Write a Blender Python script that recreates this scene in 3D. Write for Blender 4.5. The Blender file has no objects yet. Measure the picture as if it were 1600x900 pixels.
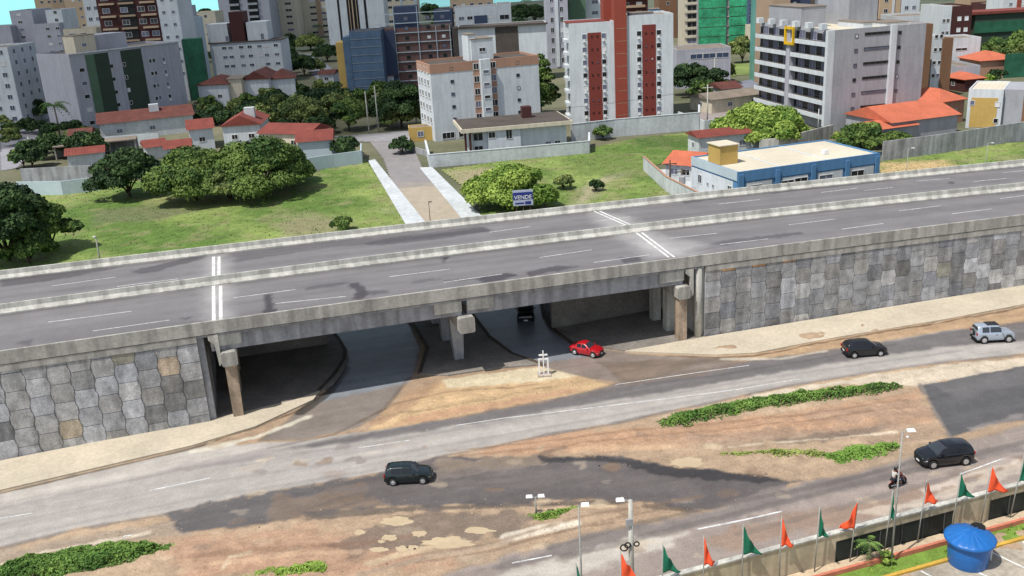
import bpy, bmesh, math, random
import numpy as np
from mathutils import Vector, Matrix
random.seed(7); RNG = np.random.default_rng(11)
SC = bpy.context.scene
COL = SC.collection
# ---------------------------------------------------------------- camera model (photo pixels are 1600x900)
FPX = 1500.0; CH = 36.0
PITCH = math.atan(515/1500); ROLL = math.radians(3.3)
_f = np.array([0, math.cos(PITCH), -math.sin(PITCH)])
_r0 = np.array([1.0, 0, 0]); _u0 = np.array([0, math.sin(PITCH), math.cos(PITCH)])
_r = math.cos(ROLL)*_r0 - math.sin(ROLL)*_u0
_u = math.cos(ROLL)*_u0 + math.sin(ROLL)*_r0
_C = np.array([0, 0, CH])
def ray(x, y): return _f + _r*((x-800)/FPX) - _u*((y-450)/FPX)
def G(x, y, z=0.0):
    d = ray(x, y); return _C + d*((z-CH)/d[2])
def AY(x, y, Y):
    d = ray(x, y); return _C + d*(Y/d[1])
def PR(p):
    d = np.array(p, float)-_C; w = d@_f
    return 800+FPX*(d@_r)/w, 450-FPX*(d@_u)/w
def HT(g, yt):
    lo, hi = 0.0, 90.0
    for _ in range(30):
        m = (lo+hi)/2
        if PR((g[0], g[1], m))[1] > yt: lo = m
        else: hi = m
    return lo
def mpp(x, y):                      # metres per photo pixel at a ground point
    g = G(x, y); return ((g-_C)@_f)/FPX
cd = bpy.data.cameras.new('camera'); cam = bpy.data.objects.new('camera', cd); COL.objects.link(cam)
M = Matrix(((_r[0], _u[0], -_f[0]), (_r[1], _u[1], -_f[1]), (_r[2], _u[2], -_f[2])))
cam.matrix_world = Matrix.Translation(_C) @ M.to_4x4()
cd.sensor_width = 36; cd.lens = 36*FPX/1600; cd.clip_start = .5; cd.clip_end = 20000
SC.camera = cam
# ---------------------------------------------------------------- light
SUN = Vector((-.38, -.30, .875)).normalized()
w = bpy.data.worlds.new('World'); SC.world = w; w.use_nodes = True
nt = w.node_tree; sky = nt.nodes.new('ShaderNodeTexSky'); sky.sky_type = 'NISHITA'; sky.sun_disc = False
sky.sun_elevation = math.asin(SUN.z); sky.sun_rotation = math.atan2(SUN.x, SUN.y)
bg = nt.nodes['Background']; bg.inputs[1].default_value = .12; hs = nt.nodes.new('ShaderNodeHueSaturation'); hs.inputs['Saturation'].default_value = .62; nt.links.new(sky.outputs[0], hs.inputs['Color']); nt.links.new(hs.outputs[0], bg.inputs[0])
ld = bpy.data.lights.new('sun', 'SUN'); ld.energy = 3.9; ld.angle = math.radians(.6); ld.color = (1, .96, .90)
lo = bpy.data.objects.new('sun', ld); COL.objects.link(lo); lo.rotation_euler = SUN.to_track_quat('Z', 'Y').to_euler()
SC.view_settings.view_transform = 'Standard'; SC.view_settings.look = 'None'
SC.view_settings.exposure = .34; SC.view_settings.gamma = 1
# ---------------------------------------------------------------- materials
def lin(c): c = c/255; return c/12.92 if c <= .04045 else ((c+.055)/1.055)**2.4
def A(r, g, b, k=1.35):            # albedo from the sunlit look of a surface
    return tuple(min(.85, lin(v)/k) for v in (r, g, b))
MATS = {}
def mat(name, col=(.5, .5, .5), rough=.85, attr=None, n1=(.25, .25), n2=(3, .15), streak=0, bump=0, metal=0, spec=.3, stretch=None, tile=None, brick=None):
    if name in MATS: return MATS[name]
    m = bpy.data.materials.new(name); m.use_nodes = True; t = m.node_tree; N = t.nodes; L = t.links
    b = N['Principled BSDF']; b.inputs['Roughness'].default_value = rough; b.inputs['Metallic'].default_value = metal
    b.inputs['Specular IOR Level'].default_value = spec
    tc = N.new('ShaderNodeTexCoord'); src = tc.outputs['Object']
    if stretch:
        mp = N.new('ShaderNodeMapping'); mp.inputs['Scale'].default_value = stretch; L.new(src, mp.inputs[0]); src2 = mp.outputs[0]
    else: src2 = src
    if attr:
        a = N.new('ShaderNodeAttribute'); a.attribute_name = attr; cur = a.outputs['Color']
    else:
        rg = N.new('ShaderNodeRGB'); rg.outputs[0].default_value = (*col, 1); cur = rg.outputs[0]
    def mul(cur, fac_socket, lo_, hi_, a0=.3, a1=.7):
        mr = N.new('ShaderNodeMapRange'); mr.inputs[1].default_value = a0; mr.inputs[2].default_value = a1
        mr.inputs[3].default_value = lo_; mr.inputs[4].default_value = hi_; L.new(fac_socket, mr.inputs[0])
        vm = N.new('ShaderNodeVectorMath'); vm.operation = 'SCALE'; L.new(cur, vm.inputs[0]); L.new(mr.outputs[0], vm.inputs['Scale'])
        return vm.outputs[0]
    for (sc, am), s in ((n1, src2), (n2, src2)):
        if am:
            n = N.new('ShaderNodeTexNoise'); n.inputs['Scale'].default_value = sc; n.inputs['Detail'].default_value = 6; n.inputs['Roughness'].default_value = .62
            L.new(s, n.inputs['Vector']); cur = mul(cur, n.outputs[0], 1-am, 1+am)
    if streak:
        mp = N.new('ShaderNodeMapping'); mp.inputs['Scale'].default_value = (1.3, 1.3, .16); L.new(src, mp.inputs[0])
        n = N.new('ShaderNodeTexNoise'); n.inputs['Scale'].default_value = 1.0; n.inputs['Detail'].default_value = 5; L.new(mp.outputs[0], n.inputs['Vector'])
        cur = mul(cur, n.outputs[0], 1-streak, 1+streak*.4, .35, .6)
    if tile:
        sx = N.new('ShaderNodeTexWave'); sx.bands_direction = tile[0]; sx.inputs['Scale'].default_value = tile[1]; sx.inputs['Distortion'].default_value = .4
        L.new(src, sx.inputs['Vector']); cur = mul(cur, sx.outputs['Fac'], 1-tile[2], 1.04, 0, 1)
    if brick:
        bt = N.new('ShaderNodeTexBrick'); bt.inputs['Scale'].default_value = brick[0]
        bt.inputs['Color1'].default_value = (1, 1, 1, 1); bt.inputs['Color2'].default_value = (.8, .8, .8, 1); bt.inputs['Mortar'].default_value = (*([brick[1]]*3), 1)
        sp = N.new('ShaderNodeSeparateXYZ'); cb = N.new('ShaderNodeCombineXYZ'); L.new(src, sp.inputs[0]); L.new(sp.outputs[0], cb.inputs[0]); L.new(sp.outputs[2 if len(brick) < 3 else 1], cb.inputs[1])
        L.new(cb.outputs[0], bt.inputs['Vector']); cur = mul(cur, bt.outputs[0], .0, 1, 0, 1)
    L.new(cur, b.inputs['Base Color'])
    if bump:
        n = N.new('ShaderNodeTexNoise'); n.inputs['Scale'].default_value = bump[0]; n.inputs['Detail'].default_value = 5; L.new(src, n.inputs['Vector'])
        bp = N.new('ShaderNodeBump'); bp.inputs['Strength'].default_value = .6; bp.inputs['Distance'].default_value = bump[1]; L.new(n.outputs[0], bp.inputs['Height']); L.new(bp.outputs[0], b.inputs['Normal'])
    MATS[name] = m; return m
mat('ground', attr='Col', rough=.95, n1=(.8, .16), n2=(6, .22), bump=(2.5, .06))
mat('asphalt', attr='Col', rough=.9, n1=(.5, .12), n2=(9, .22), bump=(8, .01))
mat('asphalt_wet', attr='Col', rough=.45, n1=(.35, .15), n2=(6, .15), spec=.5)
mat('deck_asphalt', attr='Col', rough=.85, n1=(.3, .10), n2=(7, .12))
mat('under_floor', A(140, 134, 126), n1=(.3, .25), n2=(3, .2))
mat('stone_panel', attr='Col', rough=.95, n1=(1.3, .32), n2=(9, .3), streak=.24, bump=(6, .03))
mat('leaf', attr='Col', rough=.8, n1=(.5, .2), n2=(4, .2), spec=.2)
mat('concrete', A(184, 181, 173), n1=(.4, .18), n2=(4, .16), streak=.3)
mat('concrete_light', A(206, 204, 194), n1=(.4, .16), n2=(5, .16), streak=.3)
mat('concrete_grey', A(172, 173, 176), n1=(.35, .2), n2=(3, .15), streak=.3)
mat('concrete_rust', A(184, 164, 142), n1=(.7, .25), n2=(4, .2), streak=.4)
mat('pavement', A(206, 194, 172), n1=(.25, .12), n2=(4, .12))
mat('pavement_dark', A(130, 128, 124), n1=(.25, .15), n2=(4, .14))
mat('kerb', A(150, 135, 112), n1=(.5, .2), n2=(5, .2))
mat('line_paint', (.50, .50, .49), n1=(1.5, .35), n2=(10, .4))
mat('joint_paint', (.62, .62, .6), n1=(1.5, .3), n2=(8, .35))
mat('white', A(222, 228, 232), n1=(.15, .07), n2=(1.5, .06), streak=.10)
mat('white_old', A(210, 215, 217), n1=(.2, .14), n2=(1.8, .12), streak=.10)
mat('cream', A(222, 212, 190), n1=(.15, .08), n2=(1.5, .07), streak=.12)
mat('lilac', A(186, 187, 197), n1=(.15, .07), n2=(1.5, .06), streak=.1)
mat('grey_wall', A(176, 178, 184), n1=(.15, .08), n2=(1.5, .06), streak=.1)
mat('beige', A(205, 180, 150), n1=(.15, .07), n2=(1.5, .05))
mat('tan', A(186, 160, 134), n1=(.15, .07), n2=(1.5, .05))
mat('brown', A(140, 105, 80), n1=(.15, .1), n2=(1.5, .08))
mat('dark_brown', A(84, 50, 48), n1=(.15, .1), n2=(1.5, .08))
mat('red_brick', A(132, 62, 54), n1=(.2, .08), n2=(2, .06))
mat('red_shaft', A(160, 78, 62), n1=(.2, .08), n2=(2, .06))
mat('salmon', A(186, 146, 124), n1=(.2, .1), n2=(2, .08))
mat('green_dark', A(62, 78, 66), n1=(.2, .12), n2=(2, .08))
mat('green_mid', A(96, 124, 100), n1=(.2, .12), n2=(2, .08))
mat('blue_grey', A(72, 84, 110), n1=(.2, .1), n2=(2, .08))
mat('blue_wall', A(98, 146, 190), n1=(.2, .08), n2=(2, .06), streak=.1)
mat('pale_blue', A(196, 212, 220), n1=(.2, .08), n2=(2, .06))
mat('yellow', A(236, 190, 30)); mat('ochre', A(205, 172, 100), n1=(.2, .1), n2=(2, .08))
mat('net_blue', A(92, 116, 142), n1=(.3, .22), n2=(3, .2), rough=.9)
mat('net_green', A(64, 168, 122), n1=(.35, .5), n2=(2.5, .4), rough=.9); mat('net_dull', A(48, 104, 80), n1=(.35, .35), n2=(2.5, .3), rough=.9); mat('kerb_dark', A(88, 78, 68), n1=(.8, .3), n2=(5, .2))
mat('brick_raw', A(120, 92, 88), n1=(.3, .15), n2=(2, .15))
mat('tile_old', A(112, 66, 58), n1=(.4, .25), n2=(3, .25), tile=('X', 1.1, .25))
mat('tile_red', A(142, 74, 64), n1=(.4, .22), n2=(3, .2), tile=('X', 1.1, .25))
mat('tile_orange', A(212, 118, 88), n1=(.4, .14), n2=(3, .12), tile=('X', 1.1, .2))
mat('roof_grey', A(140, 128, 115), n1=(.3, .2), n2=(2.5, .15))
mat('roof_dark', A(92, 84, 78), n1=(.3, .22), n2=(2.5, .18), tile=('X', .5, .15))
mat('roof_pale', A(222, 212, 190), n1=(.12, .10), n2=(1.5, .06), tile=('X', .35, .05))
mat('glass', (.035, .04, .05), rough=.12, n1=(0, 0), n2=(0, 0), spec=.6)
mat('glass_dark', (.012, .013, .016), rough=.25, n1=(0, 0), n2=(0, 0), spec=.5)
mat('glass_curtain', (.13, .14, .2), rough=.2, n1=(1.2, .4), n2=(0, 0), spec=.5)
mat('glass_blue', (.05, .07, .12), rough=.12, n1=(0, 0), n2=(0, 0), spec=.6)
mat('glass_green', (.1, .32, .26), rough=.15, n1=(.2, .2), n2=(0, 0), spec=.6)
mat('frame', (.6, .6, .6), n1=(0, 0), n2=(0, 0)); mat('frame_dark', (.08, .08, .08), n1=(0, 0), n2=(0, 0))
mat('metal', (.42, .43, .43), rough=.5, metal=.6, n1=(2, .1), n2=(0, 0)); mat('black', (.012, .012, .012), rough=.6, n1=(0, 0), n2=(0, 0))
mat('rubber', (.02, .02, .02), rough=.9, n1=(0, 0), n2=(0, 0)); mat('rim', (.55, .55, .56), rough=.35, metal=.7, n1=(0, 0), n2=(0, 0))
mat('lamp_glass', (.75, .78, .78), rough=.2, n1=(0, 0), n2=(0, 0)); mat('tail_red', (.35, .01, .01), rough=.2, n1=(0, 0), n2=(0, 0))
mat('bark', (.10, .075, .055), n1=(2, .3), n2=(8, .2)); mat('palm_bark', (.22, .18, .14), n1=(2, .3), n2=(8, .2))
mat('pole', A(165, 165, 160), n1=(1, .15), n2=(8, .1)); mat('wood', (.09, .06, .045), n1=(2, .3), n2=(8, .2))
mat('mud_water', A(206, 184, 150), rough=.3, n1=(.6, .1), n2=(3, .05), spec=.5)
mat('sand', A(212, 190, 160), n1=(.7, .15), n2=(6, .15))
mat('tank_blue', (.012, .12, .38), rough=.38, n1=(.8, .12), n2=(5, .08), spec=.5)
mat('flag_green', (.01, .135, .075), rough=.8, n1=(2, .2), n2=(0, 0)); mat('flag_orange', (.78, .10, .035), rough=.8, n1=(2, .15), n2=(0, 0))
mat('salmon_kerb', A(214, 130, 105), n1=(.6, .2), n2=(5, .15)); mat('yellow_kerb', A(214, 172, 76), n1=(.6, .2), n2=(5, .15))
mat('wall_beige', A(200, 186, 158), n1=(.3, .14), n2=(3, .12), streak=.2)
mat('fence_panel', (.02, .03, .028), rough=.6, n1=(1, .3), n2=(0, 0), tile=('Z', 3, .5))
mat('sea', (.22, .72, .66), rough=.35, n1=(.01, .1), n2=(.2, .06))
mat('stone_debris', A(190, 178, 165), n1=(2, .3), n2=(9, .2))
mat('plastic_white', (.75, .75, .74), rough=.4, n1=(0, 0), n2=(0, 0))
mat('skin', (.30, .16, .10), rough=.6, n1=(0, 0), n2=(0, 0)); mat('moto_red', (.22, .015, .012), rough=.3, n1=(0, 0), n2=(0, 0))
mat('shirt_white', (.5, .48, .46), rough=.9, n1=(0, 0), n2=(0, 0)); mat('shirt_red', (.22, .05, .05), rough=.9, n1=(0, 0), n2=(0, 0)); mat('jeans', (.03, .035, .06), rough=.9, n1=(0, 0), n2=(0, 0))
def carpaint(n, c, metal=.3):
    m = mat(n, c, rough=.25, metal=metal, n1=(0, 0), n2=(0, 0), spec=.5); m.node_tree.nodes['Principled BSDF'].inputs['Coat Weight'].default_value = .6; return m
carpaint('paint_black', (.008, .009, .012), .1); carpaint('paint_darkgreen', (.008, .016, .018), .1); carpaint('paint_red', (.42, .008, .015), .1); carpaint('paint_silver', (.42, .48, .55), .4)
# ---------------------------------------------------------------- helpers
def tag(o, label=None, cat=None, group=None, kind=None):
    if label: o['label'] = label
    if cat: o['category'] = cat
    if group: o['group'] = group
    if kind: o['kind'] = kind
    return o
def empty(name, loc, rz=0, **k):
    o = bpy.data.objects.new(name, None); COL.objects.link(o); o.location = Vector([float(v) for v in loc]); o.rotation_euler[2] = rz
    o.empty_display_size = .5
    return tag(o, **k)
class MB:
    def __init__(s): s.v = []; s.f = []; s.m = []
    def add(s, vs, fs, m=0):
        n = len(s.v); s.v += [tuple(float(c) for c in v) for v in vs]; s.f += [tuple(i+n for i in f) for f in fs]; s.m += [m]*len(fs); return s
    def box(s, x0, x1, y0, y1, z0, z1, m=0):
        return s.add([(x0,y0,z0),(x1,y0,z0),(x1,y1,z0),(x0,y1,z0),(x0,y0,z1),(x1,y0,z1),(x1,y1,z1),(x0,y1,z1)],
            [(0,3,2,1),(4,5,6,7),(0,1,5,4),(1,2,6,5),(2,3,7,6),(3,0,4,7)], m)
    def prism(s, poly, z0, z1, m=0):        # poly: xy list
        a = sum(poly[i][0]*poly[(i+1) % len(poly)][1]-poly[(i+1) % len(poly)][0]*poly[i][1] for i in range(len(poly)))
        if a < 0: poly = poly[::-1]
        n = len(poly)
        return s.add([(p[0], p[1], z0) for p in poly]+[(p[0], p[1], z1) for p in poly],
            [tuple(range(n-1, -1, -1)), tuple(range(n, 2*n))]+[(i, (i+1) % n, n+(i+1) % n, n+i) for i in range(n)], m)
    def tube(s, pts, rad, n=8, m=0, cap=True):
        if not hasattr(rad, '__len__'): rad = [rad]*len(pts)
        pts = [Vector([float(c) for c in p]) for p in pts]; vs = []; fs = []
        for i, p in enumerate(pts):
            d = (pts[min(i+1, len(pts)-1)]-pts[max(i-1, 0)]).normalized()
            a = d.orthogonal().normalized() if i == 0 else (a-d*a.dot(d)).normalized()
            b = d.cross(a)
            for k in range(n):
                t = 2*math.pi*k/n; vs.append(p+(a*math.cos(t)+b*math.sin(t))*rad[i])
        for i in range(len(pts)-1):
            for k in range(n): fs.append((i*n+k, i*n+(k+1) % n, (i+1)*n+(k+1) % n, (i+1)*n+k))
        if cap: fs += [tuple(range(n-1, -1, -1)), tuple(range((len(pts)-1)*n, len(pts)*n))]
        return s.add(vs, fs, m)
    def lathe(s, prof, n=24, m=0, c=(0, 0, 0), axis='z', caps=True):
        vs = []; fs = []
        for (r_, z) in prof:
            for k in range(n):
                t = 2*math.pi*k/n
                if axis == 'z': vs.append((c[0]+r_*math.cos(t), c[1]+r_*math.sin(t), c[2]+z))
                else: vs.append((c[0]+r_*math.cos(t), c[1]+z, c[2]-r_*math.sin(t)))
        for i in range(len(prof)-1):
            for k in range(n): fs.append((i*n+k, i*n+(k+1) % n, (i+1)*n+(k+1) % n, (i+1)*n+k))
        if caps: fs += [tuple(range(n-1, -1, -1)), tuple(range((len(prof)-1)*n, len(prof)*n))]
        return s.add(vs, fs, m)
    def build(s, name, mats, parent=None, smooth=False, cols=None, loc=None, rz=None):
        me = bpy.data.meshes.new(name); me.from_pydata(s.v, [], s.f)
        if isinstance(mats, str): mats = [mats]
        for x in mats: me.materials.append(MATS[x])
        if len(mats) > 1: me.polygons.foreach_set('material_index', s.m)
        if smooth: me.polygons.foreach_set('use_smooth', [True]*len(s.f))
        if cols is not None: setcol(me, cols)
        me.update(); o = bpy.data.objects.new(name, me); COL.objects.link(o)
        if parent: o.parent = parent
        if loc is not None: o.location = Vector([float(v) for v in loc])
        if rz is not None: o.rotation_euler[2] = rz
        return o
def setcol(me, cols):               # per-vertex colours
    a = me.color_attributes.new('Col', 'FLOAT_COLOR', 'POINT')
    c = np.ones((len(me.vertices), 4), np.float32); c[:, :3] = cols; a.data.foreach_set('color', c.ravel())
def npmesh(name, V, Fq, mats, cols=None, parent=None, smooth=False, midx=None):
    me = bpy.data.meshes.new(name); nf = len(Fq); k = Fq.shape[1]
    me.vertices.add(len(V)); me.vertices.foreach_set('co', np.ascontiguousarray(V, np.float32).ravel())
    me.loops.add(nf*k); me.loops.foreach_set('vertex_index', Fq.astype(np.int32).ravel())
    me.polygons.add(nf); me.polygons.foreach_set('loop_start', np.arange(0, nf*k, k, dtype=np.int32)); me.polygons.foreach_set('loop_total', np.full(nf, k, np.int32))
    for x in ([mats] if isinstance(mats, str) else mats): me.materials.append(MATS[x])
    if midx is not None: me.polygons.foreach_set('material_index', midx.astype(np.int32))
    if smooth: me.polygons.foreach_set('use_smooth', np.ones(nf, bool))
    me.update(calc_edges=True)
    if cols is not None: setcol(me, cols)
    o = bpy.data.objects.new(name, me); COL.objects.link(o)
    if parent: o.parent = parent
    return o
# numpy value noise
_tab = np.random.default_rng(3).random((256, 256))
def vnoise(x, y):
    xi = np.floor(x).astype(int); yi = np.floor(y).astype(int); fx = x-xi; fy = y-yi
    fx = fx*fx*(3-2*fx); fy = fy*fy*(3-2*fy); a = lambda i, j: _tab[(xi+i) & 255, (yi+j) & 255]
    return (a(0,0)*(1-fx)+a(1,0)*fx)*(1-fy)+(a(0,1)*(1-fx)+a(1,1)*fx)*fy
def fbm(x, y, s, o=4):
    r_ = 0; am = .5; t = 0
    for i in range(o):
        r_ = r_+am*vnoise(x*s+17.3*i, y*s+9.1*i); t += am; am *= .55; s *= 2.1
    return r_/t
def sdist(X, Y, poly):              # signed distance, negative inside
    d = np.full(X.shape, 1e9); ins = np.zeros(X.shape, bool); n = len(poly)
    for i in range(n):
        x0, y0 = poly[i][:2]; x1, y1 = poly[(i+1) % n][:2]; ex, ey = x1-x0, y1-y0
        t = np.clip(((X-x0)*ex+(Y-y0)*ey)/(ex*ex+ey*ey+1e-9), 0, 1)
        d = np.minimum(d, (X-x0-t*ex)**2+(Y-y0-t*ey)**2)
        c = ((y0 > Y) != (y1 > Y)); ins ^= c & (X < (x1-x0)*(Y-y0)/(y1-y0+1e-12)+x0)
    d = np.sqrt(d); return np.where(ins, -d, d)
def gp(px): return [tuple(G(*p)[:2]) for p in px]
def smooth01(t): t = np.clip(t, 0, 1); return t*t*(3-2*t)
def paint(C, X, Y, px, rgb, soft=.4, amp=.6, alpha=1, ns=.7, line=None, world=False, k=1.35):
    poly = px if world else gp(px)
    xs = [p[0] for p in poly]; ys = [p[1] for p in poly]; mrg = soft+amp+(line or 0)+.5
    m = (X > min(xs)-mrg) & (X < max(xs)+mrg) & (Y > min(ys)-mrg) & (Y < max(ys)+mrg)
    if not m.any(): return
    x = X[m]; y = Y[m]
    if line:
        d = np.full(x.shape, 1e9)
        for i in range(len(poly)-1):
            x0, y0 = poly[i]; x1, y1 = poly[i+1]; ex, ey = x1-x0, y1-y0
            t = np.clip(((x-x0)*ex+(y-y0)*ey)/(ex*ex+ey*ey+1e-9), 0, 1); d = np.minimum(d, (x-x0-t*ex)**2+(y-y0-t*ey)**2)
        d = np.sqrt(d)-line
    else: d = sdist(x, y, poly)
    d = d+(fbm(x, y, ns, 5)-.5)*2*amp
    a = alpha*smooth01(.5-d/soft*.5)
    C[m] = C[m]*(1-a[:, None])+np.array(A(*rgb, k=k))*a[:, None]
def strip(pts, w, z):               # flat ribbon along xy points
    pts = [np.array(p[:2], float) for p in pts]; vs = []
    for i, p in enumerate(pts):
        d = pts[min(i+1, len(pts)-1)]-pts[max(i-1, 0)]; d /= np.linalg.norm(d); n = np.array([-d[1], d[0]])
        zz = z(p) if callable(z) else z
        vs += [(*(p-n*w/2), zz), (*(p+n*w/2), zz)]
    return vs, [(2*i, 2*i+2, 2*i+3, 2*i+1) for i in range(len(pts)-1)]
# ================================================================ overpass geometry
def lerp(a, b, t): return a+(b-a)*t
_wb = [G(x, y) for x, y in ((0, 722), (150, 693), (330, 658), (1100, 528), (1300, 496), (1600, 447))]
_wt = [552, 532, 509.5, 398, 368.5, 335]
_wx = np.array([p[0] for p in _wb]); _wy = np.array([p[1] for p in _wb]); _wz = np.array([HT(p, t) for p, t in zip(_wb, _wt)])
_cy = np.polyfit(_wx, _wy, 2); _cz = np.polyfit(_wx, _wz, 1)
def yn(x): return np.polyval(_cy, x)
def zt(x): return np.polyval(_cz, x)                 # parapet top
PH = .86
def zd(x): return zt(x)-PH                           # deck surface
def far_fit(px, dz):
    X = []; Y = []
    for (a, b) in px:
        g = G(a, b, 8)
        for _ in range(6): g = G(a, b, zt(g[0]+5)+dz)
        X.append(g[0]); Y.append(g[1])
    return np.polyfit(X, Y, 2)
_cf = far_fit([(0, 422), (330, 386), (750, 339), (1000, 309), (1300, 278), (1600, 250)], 0)
_cm = far_fit([(0, 475), (340, 431), (700, 385), (1000, 351), (1300, 314), (1600, 286)], 0)
def yf(x): return np.polyval(_cf, x)
def ym(x): return np.polyval(_cm, x)
def across(x, t):                                    # near-edge x, t in 0..1 to the far edge, perpendicular
    s = np.polyval(np.polyder(_cy), x); w_ = 22.0
    xf = x-s*w_; return None
SL = float(np.polyval(np.polyder(_cy), 0))
NRM = np.array([-SL, 1])/math.hypot(SL, 1)           # pointing away from the camera
DIR = np.array([1, SL])/math.hypot(SL, 1)
def rung(x):                                         # near, median, far points of the cross-section starting at near x
    p = np.array([x, yn(x)])
    def hit(f):
        q = p.copy()
        for _ in range(8): q = p+NRM*((f(q[0])-p[1])/NRM[1])
        return q
    return p, hit(ym), hit(yf)
XA, XB = -85.0, 110.0
print('DECK z', zt(-40), zt(0), zt(50), 'SL', SL, 'widths', [np.linalg.norm(rung(x)[0]-rung(x)[2]) for x in (-40, 0, 50)], [np.linalg.norm(rung(x)[0]-rung(x)[1]) for x in (-40, 0, 50)])
def GD(px, py, dz=0):
    g = G(px, py, 7)
    for _ in range(6): g = G(px, py, zd(g[0])+dz)
    return g
ov = empty('overpass', (0, yn(0), 0), label='long grey concrete road overpass crossing the whole picture above the service road', cat='overpass')
OV = (0, yn(0), 0)
def addov(mb, name, m, **k):
    o = mb.build(name, m, ov, **k); o.location = (0, -float(yn(0)), 0); return o
# roadway grid
nx, ny = int((XB-XA)/.3), 72
xs = np.linspace(XA, XB, nx+1); R = [rung(x) for x in xs]
Pn = np.array([r_[0] for r_ in R]); Pf = np.array([r_[2] for r_ in R]); ts = np.linspace(0, 1, ny+1)
XY = Pn[:, None, :]*(1-ts)[None, :, None]+Pf[:, None, :]*ts[None, :, None]
DX, DY = XY[..., 0].ravel(), XY[..., 1].ravel(); DZ = np.repeat(zd(xs), ny+1)
def gridfaces(a, b):
    i = np.arange(a)[:, None]*(b+1)+np.arange(b)[None, :]
    return np.stack([i, i+b+1, i+b+2, i+1], -1).reshape(-1, 4)
C = np.tile(np.array(A(128, 125, 126)), (len(DX), 1)); v = fbm(DX*.35-DY*.1, DY*1.3, .35, 4)
tt = np.tile(ts, nx+1)
C = C*(.88+.24*v)[:, None]
# longitudinal tyre tracks and seams
tr = fbm(tt*34, DX*.022, 1.0, 4); tr2 = fbm(tt*9+5, DX*.05, 1.0, 3)
C *= (1+.36*(tr-.5)+.2*(tr2-.5))[:, None]
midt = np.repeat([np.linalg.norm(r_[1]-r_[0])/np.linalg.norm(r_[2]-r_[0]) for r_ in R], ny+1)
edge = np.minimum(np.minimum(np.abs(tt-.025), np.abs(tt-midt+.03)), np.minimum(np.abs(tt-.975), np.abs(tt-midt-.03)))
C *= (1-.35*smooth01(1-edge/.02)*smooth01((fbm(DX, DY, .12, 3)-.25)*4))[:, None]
def dpoly(px): return [tuple(GD(*p)[:2]) for p in px]
DK = (72, 68, 74)
for px, al in (([(412,460),(424,459),(430,478),(433,488),(410,491),(414,476)], .75), ([(545,443),(560,441),(572,452),(575,462),(562,470),(552,468),(556,455)], .7),
    ([(560,455),(606,453),(608,458),(570,462)], .5), ([(750,433),(790,426),(812,429),(770,441),(752,441)], .7), ([(690,437),(760,432),(755,436),(700,441)], .4),
    ([(820,425),(870,415),(905,416),(870,424),(830,431)], .6), ([(965,403),(1000,400),(1003,407),(975,412)], .6), ([(690,402),(700,401),(694,410)], .8),
    ([(205,422),(240,414),(290,402),(330,396),(315,404),(240,424),(215,427)], .5), ([(0,432),(90,424),(200,414),(120,430),(20,446),(0,447)], .45),
    ([(340,398),(500,378),(650,364),(750,352),(770,360),(640,374),(500,388),(345,412)], .35), ([(560,380),(600,372),(700,362),(760,353),(768,360),(690,372),(600,382)], .45),
    ([(470,450),(540,440),(545,443),(480,453)], .4), ([(280,497),(300,495),(290,500)], .6), ([(30,535),(50,530),(44,541)], .4), ([(640,440),(690,433),(690,437),(645,443)], .3),
    ([(1060,312),(1220,290),(1225,294),(1070,317)], .45), ([(1200,296),(1390,275),(1390,280),(1205,302)], .4), ([(1480,283),(1492,284),(1486,287)], .6),
    ([(1060,392),(1140,374),(1250,362),(1255,366),(1150,380),(1065,398)], .45)):
    paint(C, DX, DY, dpoly(px), DK, soft=.12, amp=.4, alpha=min(1, al*1.25), ns=1.3, world=True)
for px, al in (([(326,399),(350,397),(352,412),(356,500),(328,503),(326,440)], .6), ([(925,330),(990,340),(1060,400),(1020,404),(930,345)], .45), ([(990,380),(1040,370),(1120,384),(1062,402)], .4)):
    paint(C, DX, DY, dpoly(px), (205, 203, 200), soft=1.5, amp=.6, alpha=al, world=True)
V = np.stack([DX, DY-float(yn(0)), DZ+OV[2]], -1)
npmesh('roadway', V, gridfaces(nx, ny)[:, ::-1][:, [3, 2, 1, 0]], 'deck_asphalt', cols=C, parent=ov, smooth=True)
# slab below + barriers + girders, swept profiles
def sweep(name, base, prof, m, x0=XA, x1=XB, zf=None, n=100, side=1, close=True):
    mb = MB(); xs_ = np.linspace(x0, x1, n+1); k = len(prof); vs = []
    for x in xs_:
        p = base(x); zz = (zf or zd)(x)
        for (o_, z) in prof: q = p+NRM*o_; vs.append((q[0], q[1], zz+z))
    fs = []
    for i in range(n):
        for j in range(k): a_, b_ = i*k+j, i*k+(j+1) % k; fs.append((a_, b_, b_+k, a_+k))
    fs += [tuple(range(k)), tuple(n*k+j for j in reversed(range(k)))]
    mb.add(vs, fs); return addov(mb, name, m)
near = lambda x: rung(x)[0]; medn = lambda x: rung(x)[1]; farr = lambda x: rung(x)[2]
sweep('parapet', near, [(-.06, -.24), (-.06, PH), (.16, PH), (.2, .38), (.40, .12), (.40, .003), (.1, -.24)], 'concrete', n=130)
sweep('parapet', farr, [(.3, -.32), (.3, PH), (.08, PH), (.02, .42), (-.26, .12), (-.26, .003), (.1, -.32)], 'concrete_light', n=130)
sweep('median_barrier', medn, [(-.40, .003), (-.40, .10), (-.14, .42), (-.09, PH), (.09, PH), (.14, .42), (.40, .10), (.40, .003)], 'concrete_light', n=130)
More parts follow.
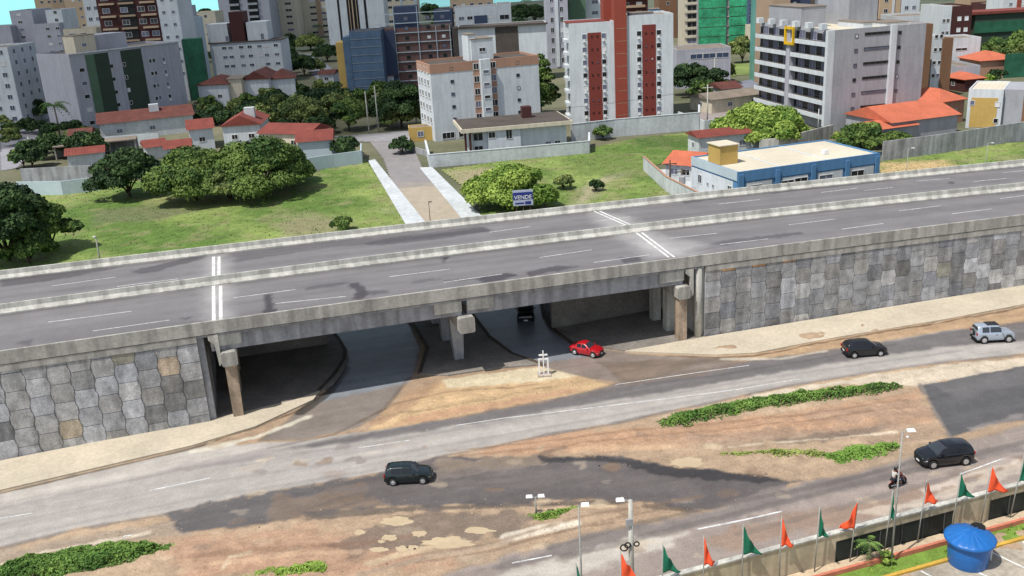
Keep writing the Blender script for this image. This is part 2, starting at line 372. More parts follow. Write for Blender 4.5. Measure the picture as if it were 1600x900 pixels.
# opening between the two piers
XL, XR = G(345, 655)[0], G(1085, 530)[0]
mb = MB()
def swept_box(x0, x1, o0, o1, z0, z1, n=24, far=False):
    vs = []; xs_ = np.linspace(x0, x1, n+1)
    for x in xs_:
        p = near(x) if not far else farr(x); zz = zd(x)
        for (o_, z) in ((o0, z0), (o1, z0), (o1, z1), (o0, z1)): q = p+NRM*o_; vs.append((q[0], q[1], zz+z))
    fs = [(i*4+j, i*4+(j+1) % 4, (i+1)*4+(j+1) % 4, (i+1)*4+j) for i in range(n) for j in range(4)]+[(0, 1, 2, 3), (n*4+3, n*4+2, n*4+1, n*4)]
    return vs, fs
Wd = float(np.linalg.norm(rung(0)[0]-rung(0)[2]))
addov(MB().add(*swept_box(XL-3, XR+1, .12, Wd-.12, -.52, -.34)), 'deck_slab', 'concrete_grey')
XM = G(735, 586)[0]
for (a_, b_) in ((XL+.3, XM-.25), (XM+.25, XR-1.0)):
    for k in range(7):
        o_ = .42+k*(Wd-1.6)/6
        addov(MB().add(*swept_box(a_, b_, o_, o_+.5, -1.95, -.53, n=10)), 'girder', 'concrete_grey')
    for xx in (a_+.0, b_-2.4):      # end diaphragm blocks between girder ends
        addov(MB().add(*swept_box(xx, xx+2.4, .2, .415, -1.5, -.53, n=3)), 'girder_block', 'concrete_light')
# cap beams and columns
def cap(x, lab=None, top=-1.97, ht=1.25, wd=1.3, o0=-.35):
    p = near(x); zz = zd(x); vs = []; q0 = p+NRM*o0; q1 = p+NRM*(Wd+.3)
    b = .13; prof = [(-wd/2+b, 0), (wd/2-b, 0), (wd/2, b), (wd/2, ht-b), (wd/2-b, ht), (-wd/2+b, ht), (-wd/2, ht-b), (-wd/2, b)]
    for q in (q0, q1):
        for (a_, z) in prof: r_ = q+DIR*a_; vs.append((r_[0], r_[1], zz+top-ht+z))
    k = 8; fs = [(j, (j+1) % k, k+(j+1) % k, k+j) for j in range(k)]+[tuple(reversed(range(k))), tuple(range(k, 2*k))]
    o = addov(MB().add(vs, fs), 'cap_beam', 'concrete')
    pd = MB()
    for k in range(7):
        q = p+NRM*(1.0+k*(Wd-2.0)/6); 
        for sg in (-.35, .35): r_ = q+DIR*sg; pd.box(r_[0]-.2, r_[0]+.2, r_[1]-.2, r_[1]+.2, zz+top-.02, zz+top+.02)
    addov(pd, 'bearing', 'black')
    return zz+top-ht
def column(x, off, ztop, w0, w1, m='concrete_rust', d=.9, z0=0):
    p = near(x)+NRM*off; mb = MB(); vs = []
    for (z, ww) in ((z0, w0), (ztop+.05, w1)):
        for (a_, b_) in ((-ww/2, -d/2), (ww/2, -d/2), (ww/2, d/2), (-ww/2, d/2)): q = p+DIR*a_+NRM*b_; vs.append((q[0], q[1], z))
    mb.add(vs, [(0, 1, 5, 4), (1, 2, 6, 5), (2, 3, 7, 6), (3, 0, 4, 7), (4, 5, 6, 7), (3, 2, 1, 0)]); return addov(mb, 'column', m)
xl = G(374, 652)[0]; xr = G(1066, 532)[0]
zc = cap(xl)
for k in range(5): column(xl, .5+k*5.2, zc, .85, .95)
zc = cap(xr)
for k in range(6): column(xr, (.4, 3.1, 6.3, 9.6, 14.5, 19.5)[k], zc, .85, .85, 'concrete_rust' if k == 0 else 'concrete_light')
zc = cap(XM, wd=1.45, ht=1.5)
for k in range(4): column(XM, 4.6+k*5.2, zc, .85, 1.35, 'concrete_grey', d=1.0, z0=.15)
# short brackets under the deck end by both outer piers
for x, s in ((xl-.95, 1), (xr+.75, 1)):
    p = near(x)+NRM*-.02; vs = []
    zz = zd(x)
    for n_ in (0, .35):
        for (a_, z) in ((-.45, -.35), (.35, -.35), (.35, -3.0), (.12, -3.2), (0, -1.2), (-.45, -.8)):
            q = p+DIR*a_+NRM*n_; vs.append((q[0], q[1], zz+z))
    addov(MB().add(vs, [tuple(range(6)), tuple(reversed(range(6, 12)))]+[(j, 6+j, 6+(j+1) % 6, (j+1) % 6) for j in range(6)]), 'bracket', 'concrete_light')
# abutment blocks: end walls with the round pillar
def blockpoly(pts, z0, z1, name, m, parent=None, **k):
    return MB().prism([tuple(p) for p in pts], z0, z1).build(name, m, parent, **k)
XLw = G(331, 658)[0]; XRw = G(1102, 528)[0]
# deck expansion joints, painted white
def joint(p0, p1, wid, name='joint_line'):
    a_, b_ = GD(*p0), GD(*p1); pts = [a_*(1-t)+b_*t for t in np.linspace(0, 1, 12)]
    vs, fs = strip([p[:2] for p in pts], wid, lambda p: float(zd(p[0])+.008+abs(SL)*.0))
    for v_i, v_ in enumerate(vs): vs[v_i] = (v_[0], v_[1], float(zd(v_[0]+(v_[1]-yn(v_[0]))*SL*.93))+.010)
    return addov(MB().add(vs, fs), name, 'joint_paint')
def zdeck(x, y):                    # deck height at any point on it
    return float(zd(x+(y-yn(x))*SL*.93))
def dline(p0, p1, wid=.13, m='line_paint'):
    a_, b_ = GD(*p0), GD(*p1); pts = [a_*(1-t)+b_*t for t in np.linspace(0, 1, 5)]
    vs, fs = strip([p[:2] for p in pts], wid, 0); vs = [(v_[0], v_[1], zdeck(v_[0], v_[1])+.012) for v_ in vs]
    return addov(MB().add(vs, fs), 'lane_dash', m)
for x0, sx in ((333.5, 333.5), (342, 344.5)):
    joint((x0, 400), (x0, 430), .3); joint((sx, 446), (sx+.6, 501), .3)
for dx in (-4, 5):
    joint((932+dx, 329), (984+dx, 352), .22); joint((998+dx, 363), (1049+dx, 402), .22)


for d in [((75,503),(205,486)),((145,517),(265,500)),((365,465),(462,452)),((430,474),(540,463)),((608,432),(703,420)),((693,441),(785,428)),((843,402),(925,390)),
    ((928,410),(1015,398)),((1047,372),(1121,364)),((1125,382),(1200,373)),((1232,351),(1305,342)),((1315,358),(1380,349)),((1405,329),(1470,321)),((1487,334),(1550,326)),((1563,310),(1600,305)),
    ((1283,300),(1340,293)),((1432,282),(1484,278)),((1520,283),(1573,278)),((1567,269),(1600,266)),((1122,318),(1188,311)),((1350,297),(1395,292)),((80,446),(180,432)),((183,447),(278,435)),((480,421),(560,410)),((765,362),(830,353)),((930,345),(985,338)),((-70,520),(0,512))]:
    dline(*d)
# ================================================================ retaining walls with stone panels
def retaining(name, label, x0, x1, wp=1.62, hp=1.62, parent=None, base=near, nside=-1, flip=False, tones=(), seed=1):
    root = empty(name, (float(base(x0)[0]), float(base(x0)[1]), 0), label=label, cat='retaining wall')
    ox, oy = root.location.x, root.location.y; rg = random.Random(seed)
    off = .14 if nside < 0 else -.14
    def P3(s, z, o_):               # s = metres along from x0
        p = base(x0+s*DIR[0]); q = p+NRM*(o_*(1 if nside < 0 else -1)+off*0); return (q[0]-ox, q[1]-oy, z)
    Ltot = (x1-x0)/DIR[0]; zl = lambda s: float(zd(x0+s*DIR[0]))-.30
    core = MB(); n = max(4, int(Ltot/4)); vs = []
    for i in range(n+1):
        s = Ltot*i/n
        for (o_, z) in ((.12, 0), (.7, 0), (.7, zl(s)), (.12, zl(s))): vs.append(P3(s, z, o_))
    core.add(vs, [(i*4+j, i*4+(j+1) % 4, (i+1)*4+(j+1) % 4, (i+1)*4+j) for i in range(n) for j in range(4)]+[(0, 1, 2, 3), (n*4+3, n*4+2, n*4+1, n*4)])
    core.build('wall_core', 'concrete_grey', root)
    cp = MB(); vs = []
    for i in range(n+1):
        s = Ltot*i/n; t_ = zl(s)
        for (o_, z) in ((-.02, t_-.55), (.12, t_-.55), (.12, t_-.005), (-.02, t_-.005)): vs.append(P3(s, z, o_))
    cp.add(vs, [(i*4+j, i*4+(j+1) % 4, (i+1)*4+(j+1) % 4, (i+1)*4+j) for i in range(n) for j in range(4)]+[(0, 1, 2, 3), (n*4+3, n*4+2, n*4+1, n*4)])
    cp.build('coping', 'concrete', root)
    pm = MB(); cols = []; nc = int(Ltot/wp); wp_ = Ltot/nc; zig = .10; g = .015
    for c in range(nc):
        s0 = c*wp_; zoff = (0 if c % 2 else -hp/2); r_ = 0; z = zoff; ztop = zl(s0+wp_/2)-.55
        while z < ztop-.05:
            za, zb = z, z+hp; zm = (za+zb)/2
            lo_, hi_ = max(za, .0), min(zb, ztop)
            def xl_(zz): k = abs(((zz-za)/hp)-.5)*2; return (zig if k > .75 else -zig*.0 - zig*(1-k/.75)*.0 - zig) if False else zig*np.clip((k-.5)*4, -1, 1)
            zs = [q for q in (za, za+hp*.2, za+hp*.3, zb-hp*.3, zb-hp*.2, zb)]
            zs = [min(max(q, lo_), hi_) for q in zs]; zz = []
            for q in zs:
                if not zz or q-zz[-1] > .02: zz.append(q)
            if len(zz) > 1:
                zz[0] += g; zz[-1] -= g
                jit = lambda: rg.uniform(-.02, .02)
                Lp = [(s0+xl_(q)+g+jit(), q) for q in zz]; Rp = [(s0+wp_-xl_(q)-g+jit(), q) for q in zz]
                if c == 0: Lp = [(0, q) for q in zz]
                if c == nc-1: Rp = [(Ltot, q) for q in zz]
                poly = Lp[::-1]+Rp; k = len(poly)      # runs down the left side then up the right
                cx = sum(p[0] for p in poly)/k; cz = sum(p[1] for p in poly)/k
                vs = [P3(s, q, .12) for s, q in poly]+[P3(s+(cx-s)*.02, q+(cz-q)*.03, .045) for s, q in poly]
                fs = [tuple(range(k, 2*k)) if nside < 0 else tuple(reversed(range(k, 2*k)))]+[(j, (j+1) % k, k+(j+1) % k, k+j) for j in range(k)]
                pm.add(vs, fs)
                t = rg.random()
                gcol = (134 if seed == 4 else 126)+rg.gauss(0, 7)
                if t < .14: gcol = rg.uniform(100, 114)
                if t > .84: gcol = rg.uniform(144, 156)
                wm = rg.uniform(-3, 2.5); col = (gcol+wm, gcol+wm*.4, gcol-wm)
                cols += [A(*col, k=.72)]*(2*k)
                for (cc, rr, oc) in tones:
                    if cc == c and rr == r_: cols[-2*k:] = [A(*oc, k=.72)]*(2*k)
            z += hp; r_ += 1
    pm.build('stone_panels', 'stone_panel', root, cols=np.array(cols))
    return root
NL = int((XLw-XA)/DIR[0]/1.62)
LW = retaining('retaining_wall', 'grey patchwork stone retaining wall at the near left end of the overpass', XA, XLw, tones=((NL-7, 1, (142, 132, 116)), (NL-2, 3, (150, 136, 118)), (NL-4, 4, (118, 115, 104))), seed=4)
RW = retaining('retaining_wall', 'long grey patchwork stone retaining wall right of the underpass opening', XRw, XB, tones=((1, 4, (165, 128, 92)), (3, 4, (170, 130, 90)), (5, 4, (168, 130, 94)), (24, 4, (150, 138, 124)), (16, 2, (128, 126, 116))), seed=9)
# return walls (abutment ends) and inner walls below the deck
def wallseg(root, name, p0, p1, z1, th, m, z0=0):
    p0 = np.array(p0[:2], float); p1 = np.array(p1[:2], float); d = p1-p0; d /= np.linalg.norm(d); n = np.array([-d[1], d[0]])*th/2
    o = np.array([root.location.x, root.location.y])
    return MB().prism([tuple(q-o) for q in (p0-n, p1-n, p1+n, p0+n)], z0, z1).build(name, m, root)
ztL = float(zd(XLw))-.36; ztR = float(zd(XRw))-.36
farL = near(XLw)+NRM*(Wd-.4); farR = near(XRw)+NRM*(Wd-.4)
wallseg(LW, 'end_wall', near(XLw)+NRM*.36+DIR*.26, farL+DIR*.26, ztL, .5, 'concrete_grey')
wallseg(RW, 'end_wall', near(XRw)+NRM*.36-DIR*.26, farR-DIR*.26, ztR, .5, 'concrete_light')
p = near(XRw)-DIR*.62+NRM*.35; MB().lathe([(.36, 0), (.36, ztR-.1)], n=16).build('end_pillar', 'concrete_light', RW, smooth=True).location = (p[0]-RW.location.x, p[1]-RW.location.y, 0)
uw = empty('underpass_wall', (*G(380, 556)[:2], 0), label='dark concrete wall under the deck behind the left footpath', cat='wall')
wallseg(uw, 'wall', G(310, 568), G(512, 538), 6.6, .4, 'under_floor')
uw = empty('underpass_wall', (*G(980, 485)[:2], 0), label='dark concrete wall under the deck behind the right footpath', cat='wall')
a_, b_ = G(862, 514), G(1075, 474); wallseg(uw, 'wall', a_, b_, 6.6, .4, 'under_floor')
# far-side retaining walls
for xa, xb, lab in ((XA, XLw, 'plain grey retaining wall on the far left side of the overpass'), (XRw, XB, 'plain grey retaining wall on the far right side of the overpass')):
    a_, b_ = near(xa)+NRM*(Wd-.1), near(xb)+NRM*(Wd-.1)
    r_ = empty('retaining_wall', (a_[0], a_[1], 0), label=lab, cat='retaining wall')
    vs, fs = swept_box(xa, xb, -.25, -.02, -.9, -.34, n=40, far=True)
    n = 40; vs = [(v_[0]-a_[0], v_[1]-a_[1], (0 if i % 4 < 2 else v_[2])) for i, v_ in enumerate(vs)]
    MB().add(vs, fs).build('wall', 'concrete_grey', r_)
# ================================================================ foreground ground grid
R1 = [(-260,900),(-150,890),(0,855),(130,824),(260,803),(375,776),(500,755),(597,738),(684,713),(762,699),(856,678),(950,663),(1019,647),(1100,631),(1225,603),(1366,580),(1475,565),(1600,553),(1800,530),
      (1800,465),(1600,510),(1490,515),(1381,534),(1272,556),(1180,566),(1080,566),(1000,600),(940,616),(806,638),(700,657),(600,670),(470,688),(400,692),(300,700),(0,770),(-300,828)]
R2 = [(560,960),(640,915),(800,866),(925,831),(987,822),(1112,797),(1237,756),(1320,742),(1431,708),(1500,682),(1600,660),(1800,610),(1900,600),(1900,690),(1600,790),(1300,885),(1240,905),(1060,985),(900,1060)]
R3 = [(262,804),(375,776),(500,755),(597,738),(684,716),(720,710),(770,716),(847,713),(972,714),(1044,727),(1112,735),(1215,748),(1260,750),(1180,782),(1112,800),(1075,794),(956,781),(887,781),(794,788),(637,794),(575,792),(450,814),(400,822),(290,830)]
R4 = [(1437,603),(1600,572),(1750,545),(1750,620),(1600,656),(1530,668),(1484,683),(1462,645)]
UL = [(400,690),(470,640),(512,610),(536,580),(540,555),(520,526),(505,500),(610,480),(640,510),(655,545),(645,580),(625,612),(590,650),(560,668),(470,688)]   # left underpass road
UR = [(720,490),(850,468),(852,492),(866,512),(893,536),(985,552),(1040,556),(1180,560),(1080,572),(1000,600),(925,592),(860,577),(800,555),(760,530),(740,505)]
def mkgrid(x0, x1, y0, y1, st):
    nx = int((x1-x0)/st); ny = int((y1-y0)/st)
    X, Y = np.meshgrid(np.linspace(x0, x1, nx+1), np.linspace(y0, y1, ny+1), indexing='ij'); return X.ravel(), Y.ravel(), nx, ny
X, Y, gx, gy = mkgrid(-62, 84, 40, 102, .15)
n1 = fbm(X, Y, .09, 4); n2 = fbm(X+50, Y, .5, 4); n3 = fbm(X, Y+80, 2.0, 3)
C = np.array(A(176, 145, 120))[None]*(1-n1)[:, None]+np.array(A(204, 176, 146))[None]*n1[:, None]
C = C*(.8+.25*n2+.18*n3)[:, None]
def L(px, rgb, soft=.5, amp=.6, alpha=1, ns=.8, line=None, k=1.35): paint(C, X, Y, px, rgb, soft*.45, amp, alpha, ns, line, k=k)
# dirt tones
L([(260,840),(440,830),(560,835),(700,880),(560,905),(280,900)], (196,146,118), 2, 2, .6)
L([(700,700),(900,672),(1030,668),(1250,640),(1430,612),(1455,660),(1300,672),(1150,690),(1000,700),(800,712)], (204,154,118), 1.2, 1.2, .75)
L([(1000,680),(1150,676),(1350,668),(1480,672),(1460,688),(1300,690),(1120,700)], (170,142,124), .6, 1.2, .6)
L([(1200,690),(1330,672),(1380,668),(1370,676),(1250,696)], (122,108,100), .4, .7, .6)
L([(1230,645),(1440,625),(1460,650),(1380,664)], (178,150,132), .8, 1.5, .5)
L([(0,862),(120,838),(270,815),(300,835),(200,848),(60,868),(0,885)], (176,158,142), .8, .7, .8)
L([(560,690),(700,655),(900,617),(960,603),(915,590),(850,573),(780,582),(690,596),(640,612),(590,650)], (214,178,132), .4, .4, 1)
L([(640,652),(760,630),(900,606),(905,612),(760,642),(600,670)], (206,158,122), .6, .5, .8)
L([(690,594),(760,583),(850,573),(905,587),(850,596),(780,600),(700,606)], (226,212,180), .4, .4, .9)
L([(560,668),(590,650),(640,612),(690,596),(640,640),(600,664)], (178,140,112), .8, .5, .7)
L([(1280,548),(1381,528),(1490,508),(1600,494),(1700,480),(1700,520),(1490,530),(1381,545),(1280,560)], (200,172,140), .6, .5, .7)
L([(1060,545),(1200,545),(1330,527),(1500,497),(1600,480),(1750,458),(1750,485),(1600,505),(1480,516),(1380,531),(1250,556),(1150,562)], (196,160,122), .5, .5, .9)
# roads
L(R1, (178,170,161), .5, .25)
L([(1150,566),(1280,548),(1381,533),(1490,515),(1600,503),(1800,480),(1800,505),(1600,533),(1475,543),(1360,558),(1225,581),(1100,603),(900,634),(806,650),(650,676),(560,690),(480,700),(430,704),(520,684),(640,664),(800,636),(915,612),(994,592)], (112,106,106), .9, .4, .92)
L([(0,770),(300,703),(420,690),(400,705),(240,740),(0,790)], (196,188,176), 1.2, .5, .7)
L([(245,737),(300,722),(400,703),(440,697),(420,712),(300,735)], (150,138,138), .5, .6, .4)
L([(340,720),(480,705),(620,690),(640,695),(480,716),(350,733)], (170,163,160), .5, .5, .4)
L([(0,856),(130,825),(260,804),(375,777),(500,756),(597,739),(684,714),(762,700),(856,679),(950,664),(1019,648),(1100,632),(1225,604),(1366,581),(1475,566),(1600,554)], (128,118,112), .5, .3, .8, line=.18)
L([(1019,655),(1100,636),(1225,608),(1366,586),(1475,571),(1600,559),(1700,548),(1700,570),(1600,574),(1437,602),(1300,604),(1150,630),(1060,645)], (222,206,182), .5, .5, .85)
L(R3, (104,96,94), .5, .7)
L([(262,804),(375,776),(500,757),(500,790),(430,808),(375,822),(290,828)], (104,100,100), .5, 1.0, .8)
L([(420,812),(440,780),(560,760),(600,790),(500,812)], (158,130,110), .8, 2.0, .45, ns=.5)
L([(690,718),(770,716),(847,712),(850,722),(740,740),(680,745)], (160,140,124), .5, 1.0, .7)
L([(847,713),(972,714),(1044,727),(1112,735),(1215,748),(1225,754),(1130,752),(1030,742),(950,722),(850,722)], (62,60,62), .4, .7, .9, ns=1.2)
L([(460,800),(600,792),(800,786),(956,780),(1000,784),(960,790),(800,793),(640,800),(500,812)], (96,88,84), .3, .3, .8, line=None)
L([(520,850),(640,800),(850,800),(820,830),(640,856),(560,866)], (122,108,102), .9, 1.6, .75)
L([(480,770),(700,735),(900,730),(1100,755),(1100,775),(900,765),(700,765)], (116,107,104), .9, .8, .6)
L([(1000,784),(1075,794),(1120,802),(1060,800),(1000,792)], (90,80,76), .3, .5, .7)
L([(640,915),(800,866),(925,831),(987,822),(1112,797),(1237,756),(1320,742),(1431,710),(1600,664),(1900,600),(1900,700),(1600,800),(1300,890),(1240,910),(1060,990),(900,1070),(560,1000)], (162,146,136), .8, .5)
L([(750,890),(925,835),(1112,799),(1237,758),(1320,745),(1431,722),(1600,690),(1600,705),(1431,740),(1320,765),(1180,800),(1000,845),(800,890)], (124,114,110), .9, .8, .75)
L([(760,905),(870,868),(1000,840),(1075,832),(1050,850),(960,880),(880,905)], (206,196,180), .7, .8, .8)
L([(1100,840),(1250,800),(1400,775),(1560,720),(1600,712),(1600,722),(1430,790),(1300,822),(1150,860)], (170,140,124), .7, .9, .7)
L([(1340,800),(1400,785),(1480,765),(1600,722),(1600,735),(1450,790),(1380,806)], (212,196,176), .4, .6, .6)
L([(1440,765),(1570,716),(1590,718),(1470,765),(1445,772)], (216,200,184), .4, .5, .7)
L(R4, (96,94,95), .3, .35)
L([(1450,600),(1600,575),(1600,600),(1500,625)], (120,116,116), 1.2, 1.2, .5); L([(1510,668),(1600,645),(1600,655),(1520,674)], (160,150,144), .4, .3, .5)
L([(1437,600),(1462,645),(1484,683)], (140,128,118), .3, .3, .9, line=.12)
# underpass
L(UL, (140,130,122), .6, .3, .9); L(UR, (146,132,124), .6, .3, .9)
L([(500,520),(540,480),(640,500),(655,545),(640,598),(500,628),(512,610),(536,570)], (128,136,144), .8, .2, .9, k=1.1)  # sky sheen painted into the road colour: paler blue-grey under the deck
L([(700,470),(860,460),(870,512),(893,536),(940,552),(900,560),(855,566),(800,555),(760,530)], (128,137,146), .8, .2, .9, k=1.1)  # right lane: reflected sky painted in as blue-grey where the deck shades it
L([(930,566),(1100,560),(1180,566),(1080,590),(980,602)], (134,116,104), .7, .5, .8)
L([(940,575),(1040,572),(1000,596)], (168,146,130), .5, .5, .4)
# dark and pale lines along the kerbs
L([(0,771),(300,701),(400,668),(470,640),(515,610)], (112,92,72), .25, .15, .8, line=.16)
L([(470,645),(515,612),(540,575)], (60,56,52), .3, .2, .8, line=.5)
L([(1600,480),(1480,503),(1300,533),(1180,556),(1120,559),(1040,556)], (112,88,66), .25, .15, .8, line=.14)
L([(480,652),(400,683),(330,700),(300,706)], (224,214,190), .4, .25, .9, line=.35)
L([(1130,561),(1220,561),(1290,548)], (224,214,190), .4, .3, .5, line=.25)
# pale streaks, wheel tracks
for pts, rgb, wd_ in (([(0,886),(60,868),(150,848),(230,834)], (232,216,190), .18), ([(795,840),(850,828),(900,820)], (226,212,190), .5), ([(560,900),(680,868),(800,846)], (170,150,132), .2),
    ([(800,850),(900,826),(960,816)], (150,120,96), .12), ([(580,880),(640,862),(720,846)], (216,190,156), .3), ([(600,650),(680,640),(780,622),(860,603)], (170,150,110), .1),
    ([(960,792),(900,793),(850,800)], (232,200,160), .25), ([(290,905),(330,895),(400,885),(440,880)], (206,160,130), .5), ([(360,870),(390,862)], (232,214,180), .15), ([(348,888),(356,876)], (226,206,176), .12),
    ([(900,705),(960,700),(1040,700)], (216,176,140), .4), ([(860,712),(850,708),(880,700)], (150,124,106), .3), ([(1140,700),(1240,690),(1340,680),(1400,676)], (226,208,182), .12)):
    L(pts, rgb, .3, .25, .8, line=wd_)
for _ in range(70):                 # scuffs and small stains over the dirt and old asphalt
    u_, v_ = random.uniform(300, 1560), random.uniform(690, 880)
    q = [(u_+random.uniform(-16, 16), v_+random.uniform(-4, 4)) for _ in range(2)]
    L([(u_, v_)]+q, random.choice([(120,106,98), (222,200,170), (150,120,100), (200,180,156)]), .3, .5, random.uniform(.25, .6), ns=1.2, line=random.uniform(.1, .5))
al_ = (X*DIR[0]+Y*DIR[1]); ac_ = (-X*DIR[1]+Y*DIR[0])
stk = fbm(al_*.07, ac_*1.4, 1.0, 4)-.5; stk2 = fbm(X, Y, 3.5, 3)-.5
C *= (1+.38*stk+.22*stk2)[:, None]
for pts, rgb, wd_, al in (([(470,800),(540,775),(620,760),(700,750),(800,745)], (100,92,88), .12, .5), ([(480,812),(550,786),(630,770),(710,760),(810,755)], (100,92,88), .12, .5), ([(640,870),(760,850),(900,812),(1010,790),(1100,775)], (140,112,94), .14, .6), ([(650,880),(770,860),(910,822),(1020,799)], (140,112,94), .14, .6),
    ([(700,705),(850,690),(1000,672),(1200,655),(1420,625)], (150,112,86), .15, .5), ([(720,712),(870,698),(1010,682),(1210,664),(1430,635)], (150,112,86), .15, .5), ([(0,795),(300,730),(600,690),(900,640),(1200,590),(1500,548)], (150,143,139), .22, .5), ([(0,820),(300,757),(600,712),(900,660),(1200,606),(1500,560)], (152,145,141), .22, .45), ([(0,843),(300,780),(600,732)], (152,145,141), .2, .4),
    ([(880,870),(1050,828),(1200,790),(1400,742),(1600,690)], (104,96,92), .3, .5), ([(860,855),(1000,818),(1120,790),(1300,755),(1450,715)], (100,92,88), .25, .5), ([(1150,835),(1300,797),(1450,755),(1600,712)], (112,102,98), .25, .4),
    ([(560,660),(620,630),(700,612),(840,600)], (150,120,92), .15, .6), ([(300,870),(420,858),(560,850),(640,838)], (150,112,90), .3, .5), ([(330,880),(450,868),(560,862)], (226,186,150), .25, .5), ([(1010,600),(1100,590),(1250,565),(1400,538)], (98,92,92), .2, .5), ([(640,590),(600,640),(520,680),(420,700)], (108,96,88), .2, .5)):
    L(pts, rgb, .3, .2, al, ns=.9, line=wd_)
lum = C.mean(1, keepdims=True); C = C*.76+lum*.24; dirt_ = smooth01((C[:, :1]/np.maximum(C[:, 2:3], 1e-3)-1.25)*3); C = C*(1-dirt_+dirt_*np.array([.92, .89, .80]))
road_d = np.full(X.shape, 1e9)
for pl in (R1, R2, R3, R4, UL, UR): road_d = np.minimum(road_d, sdist(X, Y, gp(pl)))
Z = smooth01(road_d/2.5)*((fbm(X, Y, .25, 4)-.42)*.55+(fbm(X, Y, 1.1, 3)-.5)*.16)
Z = np.where(Y > np.polyval(_cy, X)-3, Z*0, Z)
pm_ = sdist(X, Y, gp([(550,795),(650,795),(800,815),(800,865),(560,870)])); Z = Z*smooth01(pm_/1.5); pm_ = sdist(X, Y, gp([(1035,708),(1120,708),(1120,742),(1035,742)])); Z = Z*smooth01(pm_/1.2)
pw = [G(x, y)[:2] for x, y in ((1060, 902), (1600, 705))]
V = np.stack([X, Y, Z], -1); FQ = gridfaces(gx, gy)
cx = X[FQ].mean(1); cy = Y[FQ].mean(1); lab = np.zeros(len(FQ), int)
for i, pl in enumerate((R3, R4, R2, R1, UL, UR), 1): lab[sdist(cx, cy, gp(pl)) < 0] = i
CG, XG_, YG_ = C, X, Y
for i, (nm, m) in enumerate((('ground', 'ground'), ('dirt_road', 'asphalt'), ('road', 'asphalt'), ('road', 'asphalt'), ('road', 'asphalt'), ('road', 'asphalt_wet'), ('road', 'asphalt_wet'))):
    f = FQ[lab == i]
    if not len(f): continue
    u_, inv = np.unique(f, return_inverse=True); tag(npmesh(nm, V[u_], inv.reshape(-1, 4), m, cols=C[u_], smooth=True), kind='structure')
# loose stones over the dirt (uncountable)
P = np.stack([RNG.uniform(-40, 60, 26000), RNG.uniform(44, 84, 26000)], 1); rd = np.full(len(P), 1e9)
for pl in (R1, R2, R4, UL, UR): rd = np.minimum(rd, sdist(P[:, 0], P[:, 1], gp(pl)))
P = P[(rd > .1) & (P[:, 1] < np.polyval(_cy, P[:, 0])-4) & (RNG.random(len(P)) < .05+.8*(fbm(P[:, 0], P[:, 1], .4, 3) > .55)) & (sdist(P[:, 0], P[:, 1], gp(R3)) > -1.2)]
ix = np.clip(((P[:, 0]+62)/.15).astype(int), 0, gx)*(gy+1)+np.clip(((P[:, 1]-40)/.15).astype(int), 0, gy); pz = Z[ix]
s = RNG.uniform(.02, .06, (len(P), 1))*np.where(RNG.random((len(P), 1)) < .04, 2.2, 1); Q = np.stack([P[:, 0], P[:, 1], pz], -1); Vt = []
for k in range(3): a_ = 2.094*k+RNG.uniform(0, .9, len(P)); Vt.append(Q+np.stack([np.cos(a_), np.sin(a_), np.full(len(P), -.2)], -1)*s)
Vt.append(Q+np.array([0, 0, 1])*s*.9); V = np.stack(Vt, 1).reshape(-1, 3); b_ = np.arange(len(P))[:, None]*4
Fs = np.concatenate([b_+np.array([[0, 1, 3]]), b_+np.array([[1, 2, 3]]), b_+np.array([[2, 0, 3]])]); t = RNG.random((len(P), 1))
tag(npmesh('gravel', V, Fs, 'ground', cols=np.repeat(np.array(A(120, 100, 86))*(1-t)+np.array(A(196, 176, 152))*t, 4, 0)), label='loose stones and grit scattered over the bare dirt', cat='gravel', kind='stuff')
# lane paint on the service road
def gline(px, wid, name='road_marking', z=.012):
    pts = [G(*p)[:2] for p in px]; vs, fs = strip(pts, wid, z); return tag(MB().add(vs, fs).build(name, 'line_paint'), kind='structure')
gline([(232,767),(328,747)], .16); gline([(-20,890),(60,866),(150,846),(228,832)], .16); gline([(-10,812),(50,802)], .14); gline([(712,665),(790,653),(869,644),(1025,625),(1150,609),(1250,592)], .12); gline([(962,601),(1119,578),(1170,571)], .1)
gline([(1090,827),(1160,813),(1222,799)], .16); gline([(800,880),(862,868)], .14); gline([(1500,741),(1566,717)], .12); gline([(560,700),(640,688)], .1)
